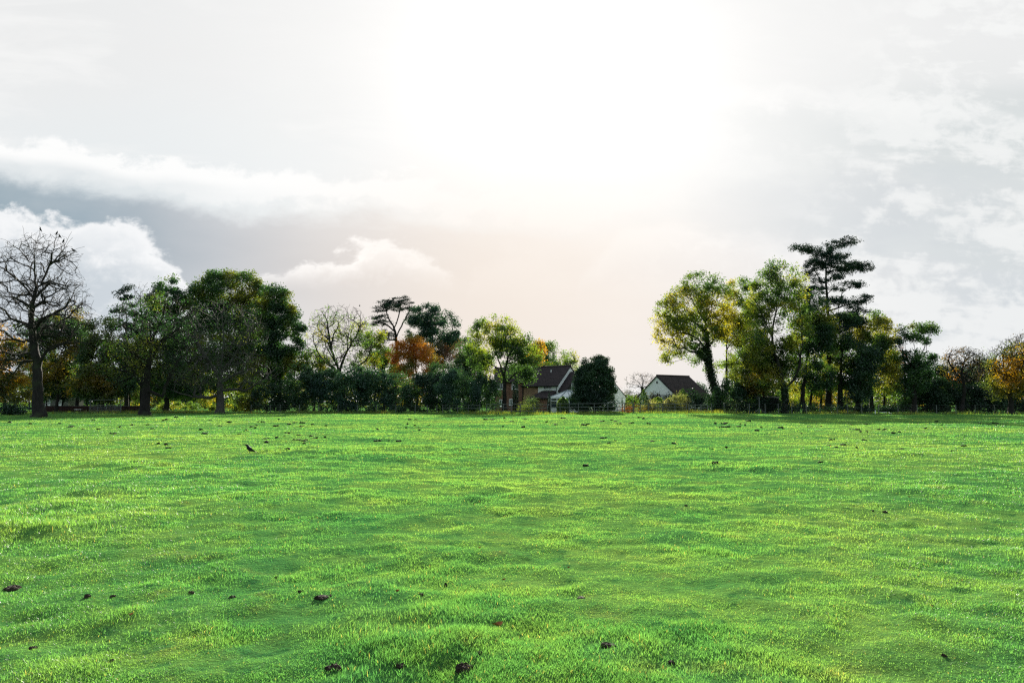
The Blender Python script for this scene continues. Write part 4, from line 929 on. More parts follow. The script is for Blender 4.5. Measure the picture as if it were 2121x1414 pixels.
def wallco(o):
    """flat coordinates on every face: along the wall, up the slope"""
    me = o.data; a = me.attributes.new('wallco', 'FLOAT_VECTOR', 'CORNER'); vals = []
    for p in me.polygons:
        n = p.normal; h = Vector((-n.y, n.x, 0))
        h = h.normalized() if h.length > 0.05 else Vector((1, 0, 0)); up = n.cross(h)
        if up.z < 0: up = -up
        for li in p.loop_indices:
            c = me.vertices[me.loops[li].vertex_index].co; vals += [c.dot(h), c.dot(up), 0]
    a.data.foreach_set('vector', vals)
    return o
def frame(O, ang):
    a = np.array([math.cos(ang), math.sin(ang), 0]); b = np.array([math.sin(ang), -math.cos(ang), 0])  # b: outward front
    return lambda s, t, z: np.array([O[0], O[1], 0]) + a * s + b * t + np.array([0, 0, z])
def window(parent, fr, s0, s1, t, z0, z1, panes=2, sill=True, bars=0):
    """white frame in front of the wall plane t, set across s"""
    f = MB(); w = 0.07
    f.box(fr, s0, s0 + w, t - .04, t + 0.05, z0, z1); f.box(fr, s1 - w, s1, t - .04, t + 0.05, z0, z1)
    f.box(fr, s0 + w, s1 - w, t - .04, t + 0.048, z0, z0 + w); f.box(fr, s0 + w, s1 - w, t - .04, t + 0.048, z1 - w, z1)
    for i in range(1, panes):
        c = s0 + (s1 - s0) * i / panes; f.box(fr, c - w * .5, c + w * .5, t - .04, t + 0.045, z0 + w, z1 - w)
    for i in range(1, bars + 1):
        c = z0 + (z1 - z0) * i / (bars + 1); f.box(fr, s0 + w, s1 - w, t - .04, t + 0.042, c - .018, c + .018)
    wo = thing_part('window', parent); fo_ = f.build('frame', WHITE, wo)
    p = MB(); p.box(fr, s0 + w * .6, s1 - w * .6, t - 0.03, t + 0.012, z0 + w * .6, z1 - w * .6); p.build('pane', GLASS, wo)
    if sill:
        q = MB(); q.box(fr, s0 - .06, s1 + .06, t - .02, t + 0.12, z0 - 0.07, z0 - 0.002); q.build('sill', WHITE, wo)
def thing_part(name, parent):
    o = bpy.data.objects.new(name, None); COL.objects.link(o); o.parent = parent; return o
def gable_roof(fr, s0, s1, half, zr, ze, over=0.25, th=0.14):
    m = MB(); sl = (zr - ze) / half; e = half + over; ze2 = zr - sl * e
    for sg in (1, -1):
        pts = [fr(s0, 0.0, zr), fr(s0, sg * e, ze2), fr(s0, sg * e, ze2 + th), fr(s0, 0.0, zr + th)]
        if sg < 0: pts = [fr(s0, -0.004, zr), fr(s0, -e, ze2), fr(s0, -e, ze2 + th), fr(s0, -0.004, zr + th)]
        m.prism(pts, fr(s1, 0, 0) - fr(s0, 0, 0))
    return m
# --- main house
HA = at(1181, 760, 125.0)
th_h = math.pi - R(40)
def HF(s, t, z):
    a = np.array([-math.cos(R(40)), math.sin(R(40)), 0]); b = np.array([-math.sin(R(40)), -math.cos(R(40)), 0])
    return np.array([HA[0], HA[1], 0]) + a * s + b * t + np.array([0, 0, z])
ZR = HA[2]; ZE = at(1152, 796, 122.4)[2]
hx = HF(4, 0, 0)
house = thing('house', 'two-storey house with a dark tiled roof, white gable, brick wing behind a tree', 'house', (hx[0], hx[1], 0))
hw = 3.15
w = MB(); w.box(HF, 0.0, 3.95, -hw, hw, -0.3, ZE - 0.02)
w.prism([HF(0, -hw, ZE - 0.02), HF(0, hw, ZE - 0.02), HF(0, 0, ZR - 0.02)], HF(0.25, 0, 0) - HF(0, 0, 0))
w.build('wall', RENDER, house)
w = MB(); w.box(HF, 3.96, 9.6, -hw + .01, hw - 0.02, -0.3, ZE - 0.03); ow = wallco(w.build('wall', BRICK_TAN, house)); tag(ow, 'buff brick wall section')
rf = wallco(gable_roof(HF, -0.12, 9.9, hw, ZR + 0.05, ZE + 0.0, 0.35).build('roof', ROOF, house))
q = MB(); q.bar(HF(-0.14, 0, ZR + 0.21), HF(9.9, 0, ZR + 0.21), 0.2, k=8); q.build('ridge_tiles', ROOF, rf)
q = MB(); q.bar(HF(3.0, 1.0, ZR - 0.75), HF(3.0, 1.0, ZR - 0.35), 0.14, k=8); q.build('roof_vent', WHITE, rf)
q = MB(); q.bar(HF(-0.1, hw + 0.40, ZE - 0.18), HF(6.9, hw + 0.40, ZE - 0.18), 0.12, k=8)
q.bar(HF(0.35, hw + 0.05, ZE - 0.18), HF(0.35, hw + 0.05, 3.15), 0.08, k=8); q.bar(HF(0.35, hw + 0.05, ZE - 0.2), HF(0.3, hw + 0.36, ZE - 0.14), 0.08, k=8); q.build('gutter', DARKP, house)
window(house, HF, 1.25, 2.85, hw, at(1131, 806, 122.8)[2], at(1131, 800, 122.8)[2] + 0.05, 3, True, 1)
# dark extension on the gable end
zr2 = at(1192, 771, 123.5)[2]; ze2 = zr2 - 2.75
w = MB(); w.box(HF, -1.25, -0.01, -3.0, 3.0, -0.3, ze2); w.prism([HF(-1.25, -3.0, ze2), HF(-1.25, 3.0, ze2), HF(-1.25, 0, zr2 - 0.03)], HF(0.2, 0, 0) - HF(0, 0, 0))
w.build('gable_extension', BLACKW, house)
r2 = wallco(gable_roof(HF, -1.6, -0.012, 3.0, zr2 + .04, ze2 + .05, 0.35, 0.12).build('roof', ROOF, house))
GFr = lambda s, t, z: HF(-1.25 - t, s, z)
window(house, GFr, 0.3, 1.5, 0.0, at(1184, 806, 122)[2] - 0.1, at(1184, 787, 122)[2], 2, False)
window(house, GFr, -0.5, 0.28, 0.0, at(1184, 786, 122)[2] + 0.1, at(1184, 777, 122)[2], 1, False)
# porch with its hipped lean-to roof
zt, zb = at(1130, 810, 121)[2], at(1120, 825.5, 118.5)[2]
q = MB(); A0, A1 = HF(0.35, hw + 0.02, zt), HF(3.1, hw + 0.02, zt); B0, B1 = HF(0.25, hw + 2.1, zb), HF(4.3, hw + 2.1, zb); C1 = HF(4.3, hw + 0.02, zb)
d_ = np.array([0, 0, 0.12])
for P_ in ([A0, B0, B1, A1], [A1, B1, C1], [A0, B0, HF(0.25, hw + 0.02, zb)]):
    q.prism(P_, d_)
wallco(q.build('porch_roof', ROOF, house))
q = MB(); q.box(HF, 0.6, 3.9, hw + 0.01, hw + 1.75, -0.3, zb - 0.02); wallco(q.build('porch_wall', BRICK, house))
q = MB(); q.bar(HF(0.3, hw + 2.0, 0.0), HF(0.3, hw + 2.0, zb), 0.14); q.build('porch_post', WHITE, house)
# brick wing, facing the field
c0 = HF(7.0, hw, 0); WX1 = c0[0]; WY = c0[1] - 0.1; WX0 = at(1026, 800, WY)[0]
WFm = lambda s, t, z: np.array([WX0 + s, WY - t, z]); Lw = WX1 - WX0
wz = 4.75
w = MB(); w.box(WFm, 0, Lw, -6.0, 0, -0.3, wz); wallco(w.build('wall', BRICK, house)); 
WF2 = lambda s, t, z: np.array([WX0 + s, WY + 3.0 - t, z])
rw = wallco(gable_roof(WF2, -0.2, Lw + 0.5, 3.0, 7.0, wz + 0.02, 0.35).build('roof', ROOF, house))
q = MB(); q.bar(WFm(Lw - 0.05, 0.08, 0.0), WFm(Lw - 0.05, 0.08, wz), 0.11, k=8); q.bar(WFm(-0.2, 0.42, wz - 0.12), WFm(Lw, 0.42, wz - 0.12), 0.12, k=8); q.build('downpipe', DARKP, house)
def wwin(x0, x1, y0, y1, n):
    a_, b_ = at(x0, y1, WY), at(x1, y0, WY); window(house, WFm, a_[0] - WX0, b_[0] - WX0, 0.0, a_[2], b_[2], n)
wwin(1030, 1042, 792, 806, 2); wwin(1060, 1073, 791, 806, 2); wwin(1054.5, 1062, 826, 839, 2); wwin(1034, 1043, 827, 841, 2)
# --- conservatory
cD = 117.0; ca = at(1141, 822, cD); cb = at(1204, 822, cD); cW = cb[0] - ca[0]; cz = ca[2]; ct = at(1175, 809, cD + 1.4)[2]
CF = lambda s, t, z: np.array([ca[0] + s, ca[1] - t, z])
cons = thing('conservatory', 'white-framed conservatory with a pale blue sheet roof', 'conservatory', (ca[0] + cW / 2, ca[1], 0))
q = MB(); dp = 3.4; rv = np.array([0, 0, 0.05])
ap0, ap1 = CF(cW * 0.56, -1.4, ct), CF(cW * 0.72, -dp + .3, ct)
for P_ in ([CF(-0.1, 0.1, cz), CF(cW + .1, 0.1, cz), ap0], [CF(-0.1, 0.1, cz), ap0, ap1, CF(-0.1, -dp, cz)], [CF(cW + .1, 0.1, cz), CF(cW + .1, -dp, cz), ap1, ap0]):
    q.prism(P_, rv)
q.build('roof', SHEET, cons)
q = MB()
for t_ in (0.0, 0.33, 0.62, 1.0):
    q.bar(CF(-0.1 + (cW + .2) * t_, 0.1, cz + 0.09), ap0 + np.array([0, 0, 0.09]), 0.07)
q.bar(ap0 + np.array([0, 0, .1]), ap1 + np.array([0, 0, .1]), 0.12); q.build('roof_bars', plain_mat('grey_frame', (0.25, 0.29, 0.31), 0.5), cons)
q = MB(); q.box(CF, -0.1, cW + 0.1, 0.02, 0.14, cz - 0.20, cz - 0.004)
nn = 5
for i in range(nn + 1): s_ = cW * i / nn; q.box(CF, s_ - 0.05 if i else 0, s_ + 0.05 if i < nn else cW, -0.04, 0.06, 0.62, cz - 0.2)
q.box(CF, 0, cW, -0.03, 0.055, cz - 0.60, cz - 0.52); q.box(CF, -.05, cW + .05, -0.04, 0.10, 0.55, 0.615)
for yy in (-0.9, -1.8, -2.7): q.box(CF, 0, 0.08, yy - .04, yy + .04, 0.62, cz - 0.02)
q.build('frame', WHITE, cons)
q = MB(); q.box(CF, 0.02, cW - 0.02, -0.03, 0.0, 0.62, cz - 0.2); q.box(CF, 0.02, 0.05, -dp, -0.04, 0.62, cz - 0.02); q.build('glazing', GLASS, cons)
q = MB(); q.box(CF, 0, cW, -dp, 0.03, -0.2, 0.55); q.build('dwarf_wall', RENDER, cons)
# --- white bungalow
BA = at(1361, 779, 120.0); ps = R(50)
def BF(s, t, z):
    a = np.array([math.sin(ps), math.cos(ps), 0]); b = np.array([math.cos(ps), -math.sin(ps), 0])
    return np.array([BA[0], BA[1], 0]) + a * s + b * t + np.array([0, 0, z])
bl = at(1426, 779, 125)[0]; BL = (bl - BA[0]) / math.sin(ps); bz = at(1392, 818, 117.3)[2]; bh = 3.55
bx = BF(3, 0, 0)
bung = thing('bungalow', 'white bungalow with a steep dark tiled roof behind garden bushes', 'house', (bx[0], bx[1], 0))
w = MB(); w.box(BF, 0, BL, -bh, bh, -0.3, bz); w.prism([BF(0, -bh, bz), BF(0, bh, bz), BF(0, 0, BA[2] - 0.02)], BF(0.25, 0, 0) - BF(0, 0, 0)); w.build('wall', RENDER, bung)
rb_ = wallco(gable_roof(BF, -0.1, BL + 0.15, bh, BA[2] + 0.03, bz + 0.02, 0.4, 0.12).build('roof', ROOF, bung))
q = MB(); q.bar(BF(-0.12, 0, BA[2] + 0.17), BF(BL + .15, 0, BA[2] + 0.17), 0.2, k=8); q.build('ridge_tiles', ROOF, rb_)
q = MB(); 
for sg in (1, -1):
    q.bar(BF(-0.14, 0, BA[2] + 0.02), BF(-0.14, sg * (bh + 0.4), bz - 0.33), 0.07, 0.14)
q.build('bargeboard', DARKP, bung)
q = MB(); gfb = lambda s, t, z: BF(-t, s, z); q.box(gfb, -0.18, 0.18, 0.0, 0.03, BA[2] - 1.1, BA[2] - 0.75); q.build('gable_vent', GALV, bung)
# --- white gable house behind the evergreen
GA = at(1261, 779, 130.0)
gh = thing('gable_house', 'white gabled building mostly hidden behind the tall evergreen', 'house', (GA[0], GA[1], 0))
GF2 = lambda s, t, z: np.array([GA[0] + t, GA[1] + s, z])
gz = at(1295, 821, 130)[2]; ghw = (1295 - 1261) * mpp(130)
w = MB(); w.box(GF2, 0, 7, -ghw, ghw, -0.3, gz); w.prism([GF2(0, -ghw, gz), GF2(0, ghw, gz), GF2(0, 0, GA[2])], GF2(0.3, 0, 0) - GF2(0, 0, 0)); w.build('wall', RENDER, gh)
wallco(gable_roof(GF2, -0.1, 7.2, ghw, GA[2] + .04, gz + .03, 0.12, 0.12).build('roof', ROOF, gh))
# --- low grey building on the left behind the trees
lx0, lx1 = at(84, 840, 140)[0], at(141, 840, 140)[0]
LF = lambda s, t, z: np.array([lx0 + s, 140 - t, z])
lh = thing('cottage', 'low grey stone building glimpsed behind the trunk of the great bare chestnut', 'house', ((lx0 + lx1) / 2, 140, 0))
w = MB(); w.box(LF, 0, lx1 - lx0, -5, 0, -0.3, 2.3); w.build('wall', STONE, lh)
L2 = lambda s, t, z: np.array([lx0 + s, 142.5 - t, z])
wallco(gable_roof(L2, -0.2, lx1 - lx0 + .2, 2.5, 4.0, 2.3, 0.3).build('roof', ROOF, lh))
window(lh, LF, 0.9, 1.7, 0.0, 0.9, 1.9, 2); window(lh, LF, 3.2, 4.0, 0.0, 0.9, 1.9, 2)
# --- long low red brick wall, left
def low_wall(x0, x1, D, h, label):
    a, b = at(x0, 850, D), at(x1, 850, D); r = thing('garden_wall', label, 'wall', ((a[0] + b[0]) / 2, D, 0))
    FR = lambda s, t, z: np.array([a[0] + s, D - t, z]); L = b[0] - a[0]
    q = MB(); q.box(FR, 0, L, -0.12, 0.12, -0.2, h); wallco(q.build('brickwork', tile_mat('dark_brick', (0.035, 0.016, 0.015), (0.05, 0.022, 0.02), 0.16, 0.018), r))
    q = MB(); q.box(FR, -0.03, L + .03, -0.16, 0.16, h + 0.002, h + 0.07); q.build('coping', STONE, r)
low_wall(96, 300, 120, 0.85, 'low dark red brick wall behind the left-hand trees')
# --- field shelter in the grove
s0, s1 = at(1588, 850, 112)[0], at(1614, 850, 112)[0]
SF = lambda s, t, z: np.array([s0 + s, 112 - t, z]); L = s1 - s0
shd = thing('field_shelter', 'small dark timber shelter half hidden under the grove', 'shed', ((s0 + s1) / 2, 112, 0))
q = MB(); q.box(SF, 0, L, -2.4, -2.3, 0, 1.9); q.box(SF, 0, 0.08, -2.29, 0, 0, 1.95); q.box(SF, 0.081, L - .13, -0.06, 0, 1.25, 1.95); q.build('walls', BLACKW, shd)
q = MB(); q.hexa([SF(-.2, .3, 2.0), SF(L + .2, .3, 2.0), SF(L + .2, -2.6, 2.25), SF(-.2, -2.6, 2.25)], [SF(-.2, .3, 2.08), SF(L + .2, .3, 2.08), SF(L + .2, -2.6, 2.33), SF(-.2, -2.6, 2.33)]); q.build('roof', GREYW2, shd)
q = MB(); q.bar(SF(L - 0.06, -0.06, -0.1), SF(L - 0.06, -0.06, 2.0), 0.12); q.build('post', GREYW2, shd)

# ------------------------------------------------------------------ fences
def rail_fence(name, label, posts, D, h, rails, mt=GREYW, w=0.10, group=None, rail_h=0.075, ext=0.0, lean={}):
    ps_ = [at(x, 850, d_) for x, d_ in (posts if isinstance(posts[0], tuple) else [(x, D) for x in posts])]
    mid = ps_[len(ps_) // 2]; r = thing(name, label, 'fence', (mid[0], mid[1], g0(mid[0], mid[1])), group)
    for i, p in enumerate(ps_):
        z = g0(p[0], p[1]); q = MB(); dx = lean.get(i, 0.0)
        q.bar((p[0], p[1], z - 0.2), (p[0] + dx, p[1], z + h), w); q.build('post', mt, r)
    for zf in rails:
        q = MB()
        for a, b in zip(ps_[:-1], ps_[1:]):
            za, zb_ = g0(a[0], a[1]), g0(b[0], b[1])
            q.bar((a[0], a[1] - w / 2 - 0.022, za + h * zf), (b[0], b[1] - w / 2 - 0.022, zb_ + h * zf), 0.04, rail_h)
        q.build('rail', mt, r)
    return r
GF = 'timber fences along the garden side of the field'
rail_fence('rail_fence', 'weathered rail fence with a gate-like panel left of the gap', [917, 932, 948, 970, 994], 108, 1.15, [0.55, 0.9], GREYW2, group=GF)
rail_fence('rail_fence', 'three-rail timber fence in front of the brick wing', [1008, 1024, 1043, 1059, 1078, 1106, 1134], 105.5, 1.25, [0.28, 0.62, 0.96], GREYW, group=GF, lean={1: 0.12})
rail_fence('rail_fence', 'three-rail timber fence before the tall evergreen', [1140, 1160, 1179, 1198, 1231, 1259, 1278, 1294, 1311], 104, 1.4, [0.30, 0.62, 0.95], GREYW, group=GF)
rail_fence('rail_fence', 'three-rail timber fence before the clipped garden bushes', [1313, 1326, 1343, 1373, 1398, 1422], 103.5, 1.3, [0.28, 0.60, 0.94], GREYW, group=GF)
rail_fence('rail_fence', 'short end stretch of rail fence running into the dark bushes', [1427, 1440, 1452, 1466], 103, 1.2, [0.3, 0.6, 0.92], GREYW2, group=GF)
def wire_fence(label, posts, D, h, name='wire_fence'):
    ps_ = [at(x, 850, D) for x in posts]; mid = ps_[len(ps_) // 2]; r = thing(name, label, 'fence', (mid[0], mid[1], 0), 'wire fences along the field edge')
    for p in ps_:
        z = g0(p[0], p[1]); q = MB(); q.bar((p[0], p[1], z - 0.2), (p[0], p[1], z + h), 0.10, k=7); q.build('post', GREYW2, r)
    q = MB()
    for zf in (0.25, 0.5, 0.72, 0.95):
        for a, b in zip(ps_[:-1], ps_[1:]):
            q.bar((a[0], a[1] - .06, g0(a[0], a[1]) + h * zf), (b[0], b[1] - .06, g0(b[0], b[1]) + h * zf), 0.012, k=3)
    q.build('wire', GALV, r)
wire_fence('post and wire fence under the grove', [1474, 1500, 1525, 1552, 1585, 1612, 1640, 1670, 1698, 1734, 1755, 1785], 102, 1.3)
wire_fence('post and wire fence before the dark bushes left of the gap', [520, 560, 580, 620, 660, 700, 740, 780, 820, 860, 885, 905], 107.5, 1.1)
wire_fence('post and wire fence along the dark right-hand hedge', [1820, 1860, 1900, 1940, 1980, 2020, 2060, 2100, 2140], 101, 1.15)
# staked post with two braces
p = at(1573, 850, 101.5); st = thing('staked_post', 'tall thin post propped by two slanting timber braces', 'post', (p[0], p[1], 0))
z = g0(p[0], p[1]); q = MB(); q.bar((p[0], p[1], z - .2), (p[0], p[1], z + 2.1), 0.13, k=8); q.build('post', GREYW, st)
for sx in (-1, 1):
    q = MB(); q.bar((p[0] + sx * 0.85, p[1] - 0.1, z), (p[0] + sx * 0.08, p[1] - .1, z + 0.62), 0.07); q.build('brace', GREYW, st)
# white rails on the ground under the grove
for a_, b_, la in [((1824, 853.6), (1836, 853.8), 'white rail lying level under the grove'), ((1841, 854), (1850, 858), 'white rail end slanting down to the grass')]:
    A_, B_ = at(*a_, 103.5), at(*b_, 102.0); q = MB(); q.bar(A_, B_, 0.10, k=8); o_ = q.build('white_rail', WHITE); tag(o_, la, 'rail', 'white rails under the grove')
A_ = at(1813, 858, 103); q = MB(); z = g0(A_[0], A_[1]); q.bar((A_[0], A_[1], z - .1), (A_[0], A_[1], z + 0.5), 0.09, k=8); tag(q.build('white_post', WHITE), 'short white post left of the white rails', 'post')
# grey cattle pen on the left
pn = at(215, 850, 106); pen = thing('cattle_pen', 'grey metal cattle pen with a tall gate frame under the trees', 'pen', (pn[0], pn[1], 0))
X = [at(x, 850, 106)[0] for x in (186, 202, 220, 238, 250)]
for i, x in enumerate(X):
    q = MB(); q.bar((x, 106, 0), (x, 106, 1.75 if i in (0, 4) else 1.15), 0.09); q.build('post', GALV, pen)
for zz in (0.2, 0.42, 0.64, 0.86, 1.1):
    q = MB(); q.bar((X[0], 105.93, zz), (X[-1], 105.93, zz), 0.03, 0.05); q.build('rail', GALV, pen)
q = MB(); q.bar((X[0], 106, 1.78), (X[4] + 0.3, 106, 1.78), 0.06); q.build('top_bar', GALV, pen)
q = MB()
for x in np.linspace(X[0], X[-1], 24)[1:-1]: q.bar((x, 105.9, 0.15), (x, 105.9, 1.1), 0.02)
q.build('mesh_bars', GALV, pen)
pb = at(161, 854.8, 112); bn = thing('bench', 'plain pale plank bench between the trunks on the left', 'bench', (pb[0], pb[1], 0))
q = MB(); q.bar((pb[0] - .5, 112, .45), (pb[0] + .5, 112, .45), 0.3, 0.05); q.build('seat', WHITE, bn)
for sx in (-.4, .4):
    q = MB(); q.bar((pb[0] + sx, 112, -.05), (pb[0] + sx, 112, .42), .08); q.build('leg', GREYW, bn)

# ------------------------------------------------------------------ birds
FEATH = plain_mat('black_feathers', (0.010, 0.011, 0.014), 0.7, 0.3, 30.0, 0.25)
HORN = plain_mat('dark_horn', (0.02, 0.02, 0.02), 0.4, 0.1, 20.0, 0.4)
def loft(rings, k=10):
    V = []; Fc = []
    for (x, z, ry, rz, tx, tz) in rings:
        for i in range(k):
            a = 6.2832 * i / k; V.append((x + tx * math.sin(a) * rz, ry * math.cos(a), z + tz * math.sin(a) * rz))
    for r in range(len(rings) - 1):
        for i in range(k): Fc.append([r * k + i, r * k + (i + 1) % k, (r + 1) * k + (i + 1) % k, (r + 1) * k + i])
    Fc.append(list(range(k))[::-1]); Fc.append([(len(rings) - 1) * k + i for i in range(k)])
    return V, Fc
def bird_meshes():
    # faces -x; beak tip at x=-0.15; stands 0.27 m
    pth = [(-0.112, 0.232, .010, .010), (-0.100, 0.238, .022, .024), (-0.080, 0.243, .029, .031), (-0.058, 0.235, .029, .033), (-0.045, 0.212, .030, .036), (-0.035, 0.185, .040, .046), (-0.010, 0.150, .052, .058), (0.025, 0.122, .052, .054), (0.060, 0.098, .040, .040), (0.090, 0.082, .028, .024), (0.125, 0.066, .024, .012), (0.165, 0.048, .024, .008), (0.20, 0.034, .020, .005)]
    rings = []
    for i, (x, z, ry, rz) in enumerate(pth):
        a = pth[max(i - 1, 0)]; b = pth[min(i + 1, len(pth) - 1)]; dx, dz = b[0] - a[0], b[1] - a[1]; L = math.hypot(dx, dz)
        rings.append((x, z, ry, rz, -dz / L, dx / L) if True else None)
    V, Fc = loft(rings); body = bpy.data.meshes.new('body'); body.from_pydata(V, [], Fc)
    for p_ in body.polygons: p_.use_smooth = True
    V, Fc = loft([(-0.105, 0.236, .010, .011, 0, 1), (-0.125, 0.233, .007, .008, 0, 1), (-0.150, 0.226, .001, .0015, 0, 1)], 8); beak = bpy.data.meshes.new('beak'); beak.from_pydata(V, [], Fc)
    wings = []
    for sg in (1, -1):
        R_ = []
        for (x, z, w_, h_) in [(-0.035, .175, .006, .02), (-0.005, .158, .012, .040), (0.04, .132, .012, .040), (0.085, .104, .010, .026), (0.13, .078, .006, .012), (0.165, .060, .002, .004)]: R_.append((x, z, w_, h_, 0.4, 0.9))
        V, Fc = loft(R_, 8); V = [(a, b + sg * 0.044 * (1 if a < 0.06 else max(.3, 1 - (a - .06) * 6)), c) for a, b, c in V]; w_ = bpy.data.meshes.new('wing'); w_.from_pydata(V, [], Fc); wings.append(w_)
    legs = []
    for sg, fx in ((1, 0.0), (-1, 0.014)):
        mm = MB(); y = sg * 0.024
        mm.bar((0.02, y, 0.085), (0.008 + fx, y, 0.05), 0.016, k=6); mm.bar((0.008 + fx, y, 0.052), (fx, y, 0.004), 0.007, k=6)
        for a_ in (-0.6, 0, 0.6): mm.bar((fx, y, 0.005), (fx - 0.03 * math.cos(a_), y + 0.03 * math.sin(a_), 0.003), 0.005, k=4)
        mm.bar((fx, y, 0.005), (fx + 0.022, y, 0.003), 0.005, k=4)
        me = bpy.data.meshes.new('leg'); me.from_pydata([tuple(v) for v in mm.v], [], mm.f); legs.append(me)
    return body, beak, wings, legs
bmeshes = bird_meshes()
for m_ in [bmeshes[0]] + bmeshes[2]: m_.materials.append(FEATH)
for m_ in [bmeshes[1]] + bmeshes[3]: m_.materials.append(HORN)
def bird(name, label, loc, scale, rz, group=None, tilt=0.0):
    r = thing(name, label, 'bird', tuple(loc), group, rz); r.scale = (scale,) * 3; r.rotation_euler.y = tilt
    for nm, me in [('body', bmeshes[0]), ('beak', bmeshes[1])] + [('wing', w_) for w_ in bmeshes[2]] + [('leg', l_) for l_ in bmeshes[3]]:
        o_ = bpy.data.objects.new(nm, me); COL.objects.link(o_); o_.parent = r
    return r
v = at(516, 943, 10) - CAM; Db = 10 * CAM[2] / -v[2]; p = at(516, 943, Db); zb0 = g0(p[0], p[1])
for _ in range(6):
    Db *= 1 + 0.6 * (p[2] - zb0) / CAM[2]; p = at(516, 943, Db); zb0 = g0(p[0], p[1])
bird('jackdaw', 'black bird standing upright in the grass of the middle field', (p[0], p[1], zb0 + 0.045), 19 * mpp(Db) / 0.262, 0.25)
GBR = 'crows perched in the great bare chestnut'
for x, y, rz, s_, ti_, lab in [(81, 474, 0.4, 1.3, 0.5, 'topmost perched crow leaning on the chestnut tip'), (118, 482, 2.6, 1.2, 0.1, 'upper crow of the close pair in the chestnut top'),
                         (122, 488, 0.6, 1.2, 0.3, 'lower crow of the close pair in the chestnut top'), (133, 498, 2.9, 1.2, 0.4, 'crow sitting deeper in the chestnut twigs'), (153, 518, 0.3, 1.35, -0.2, 'crow on the right-hand outer chestnut twig')]:
    q_ = at(x, y + 4.5, 78); bird('crow', lab, q_, s_ * 1.15, rz, GBR, ti_)
# a bird in flight
fp = at(745, 634, 115); fb = thing('flying_bird', 'small dark bird flying above the thinly leaved ash', 'bird', tuple(fp), None, 0.3); fb.scale = (0.5,) * 3
V, Fc = loft([(-0.22, .02, .01, .01, 0, 1), (-0.15, .03, .05, .05, 0, 1), (0, 0, .08, .08, 0, 1), (0.15, -.03, .05, .04, 0, 1), (0.30, -.06, .07, .01, 0, 1)], 8)
me = bpy.data.meshes.new('body'); me.from_pydata(V, [], Fc); link_mesh('body', me, FEATH, fb)
for sg in (1, -1):
    q = MB(); q.prism([(-0.12, sg * .05, 0.02), (-0.16, sg * .35, 0.22), (0.02, sg * .75, 0.42), (0.06, sg * .4, 0.2), (0.08, sg * .05, 0.02)], (0, 0, 0.015))
    me = bpy.data.meshes.new('wing'); me.from_pydata([tuple(v_) for v_ in q.v], [], q.f); link_mesh('wing', me, FEATH, fb)

# ------------------------------------------------------------------ the air
if HAZE > 0:
    m, g, o = mat('thin_haze')
    pv = g.new('ShaderNodeVolumePrincipled'); pv.inputs['Color'].default_value = (0.93, 0.96, 1.0, 1); pv.inputs['Density'].default_value = HAZE
    pv.inputs['Anisotropy'].default_value = 0.35
    g.l.new(pv.outputs[0], o.inputs['Volume'])
    q = MB(); W_ = 1700.0; F0 = lambda s, t, z: np.array([s, t, z]); q.box(F0, -W_, W_, -W_, W_, -1.6, 34.0)
    hz = q.build('haze', m); tag(hz, 'thin bright haze over the whole field', 'haze', None, 'stuff')

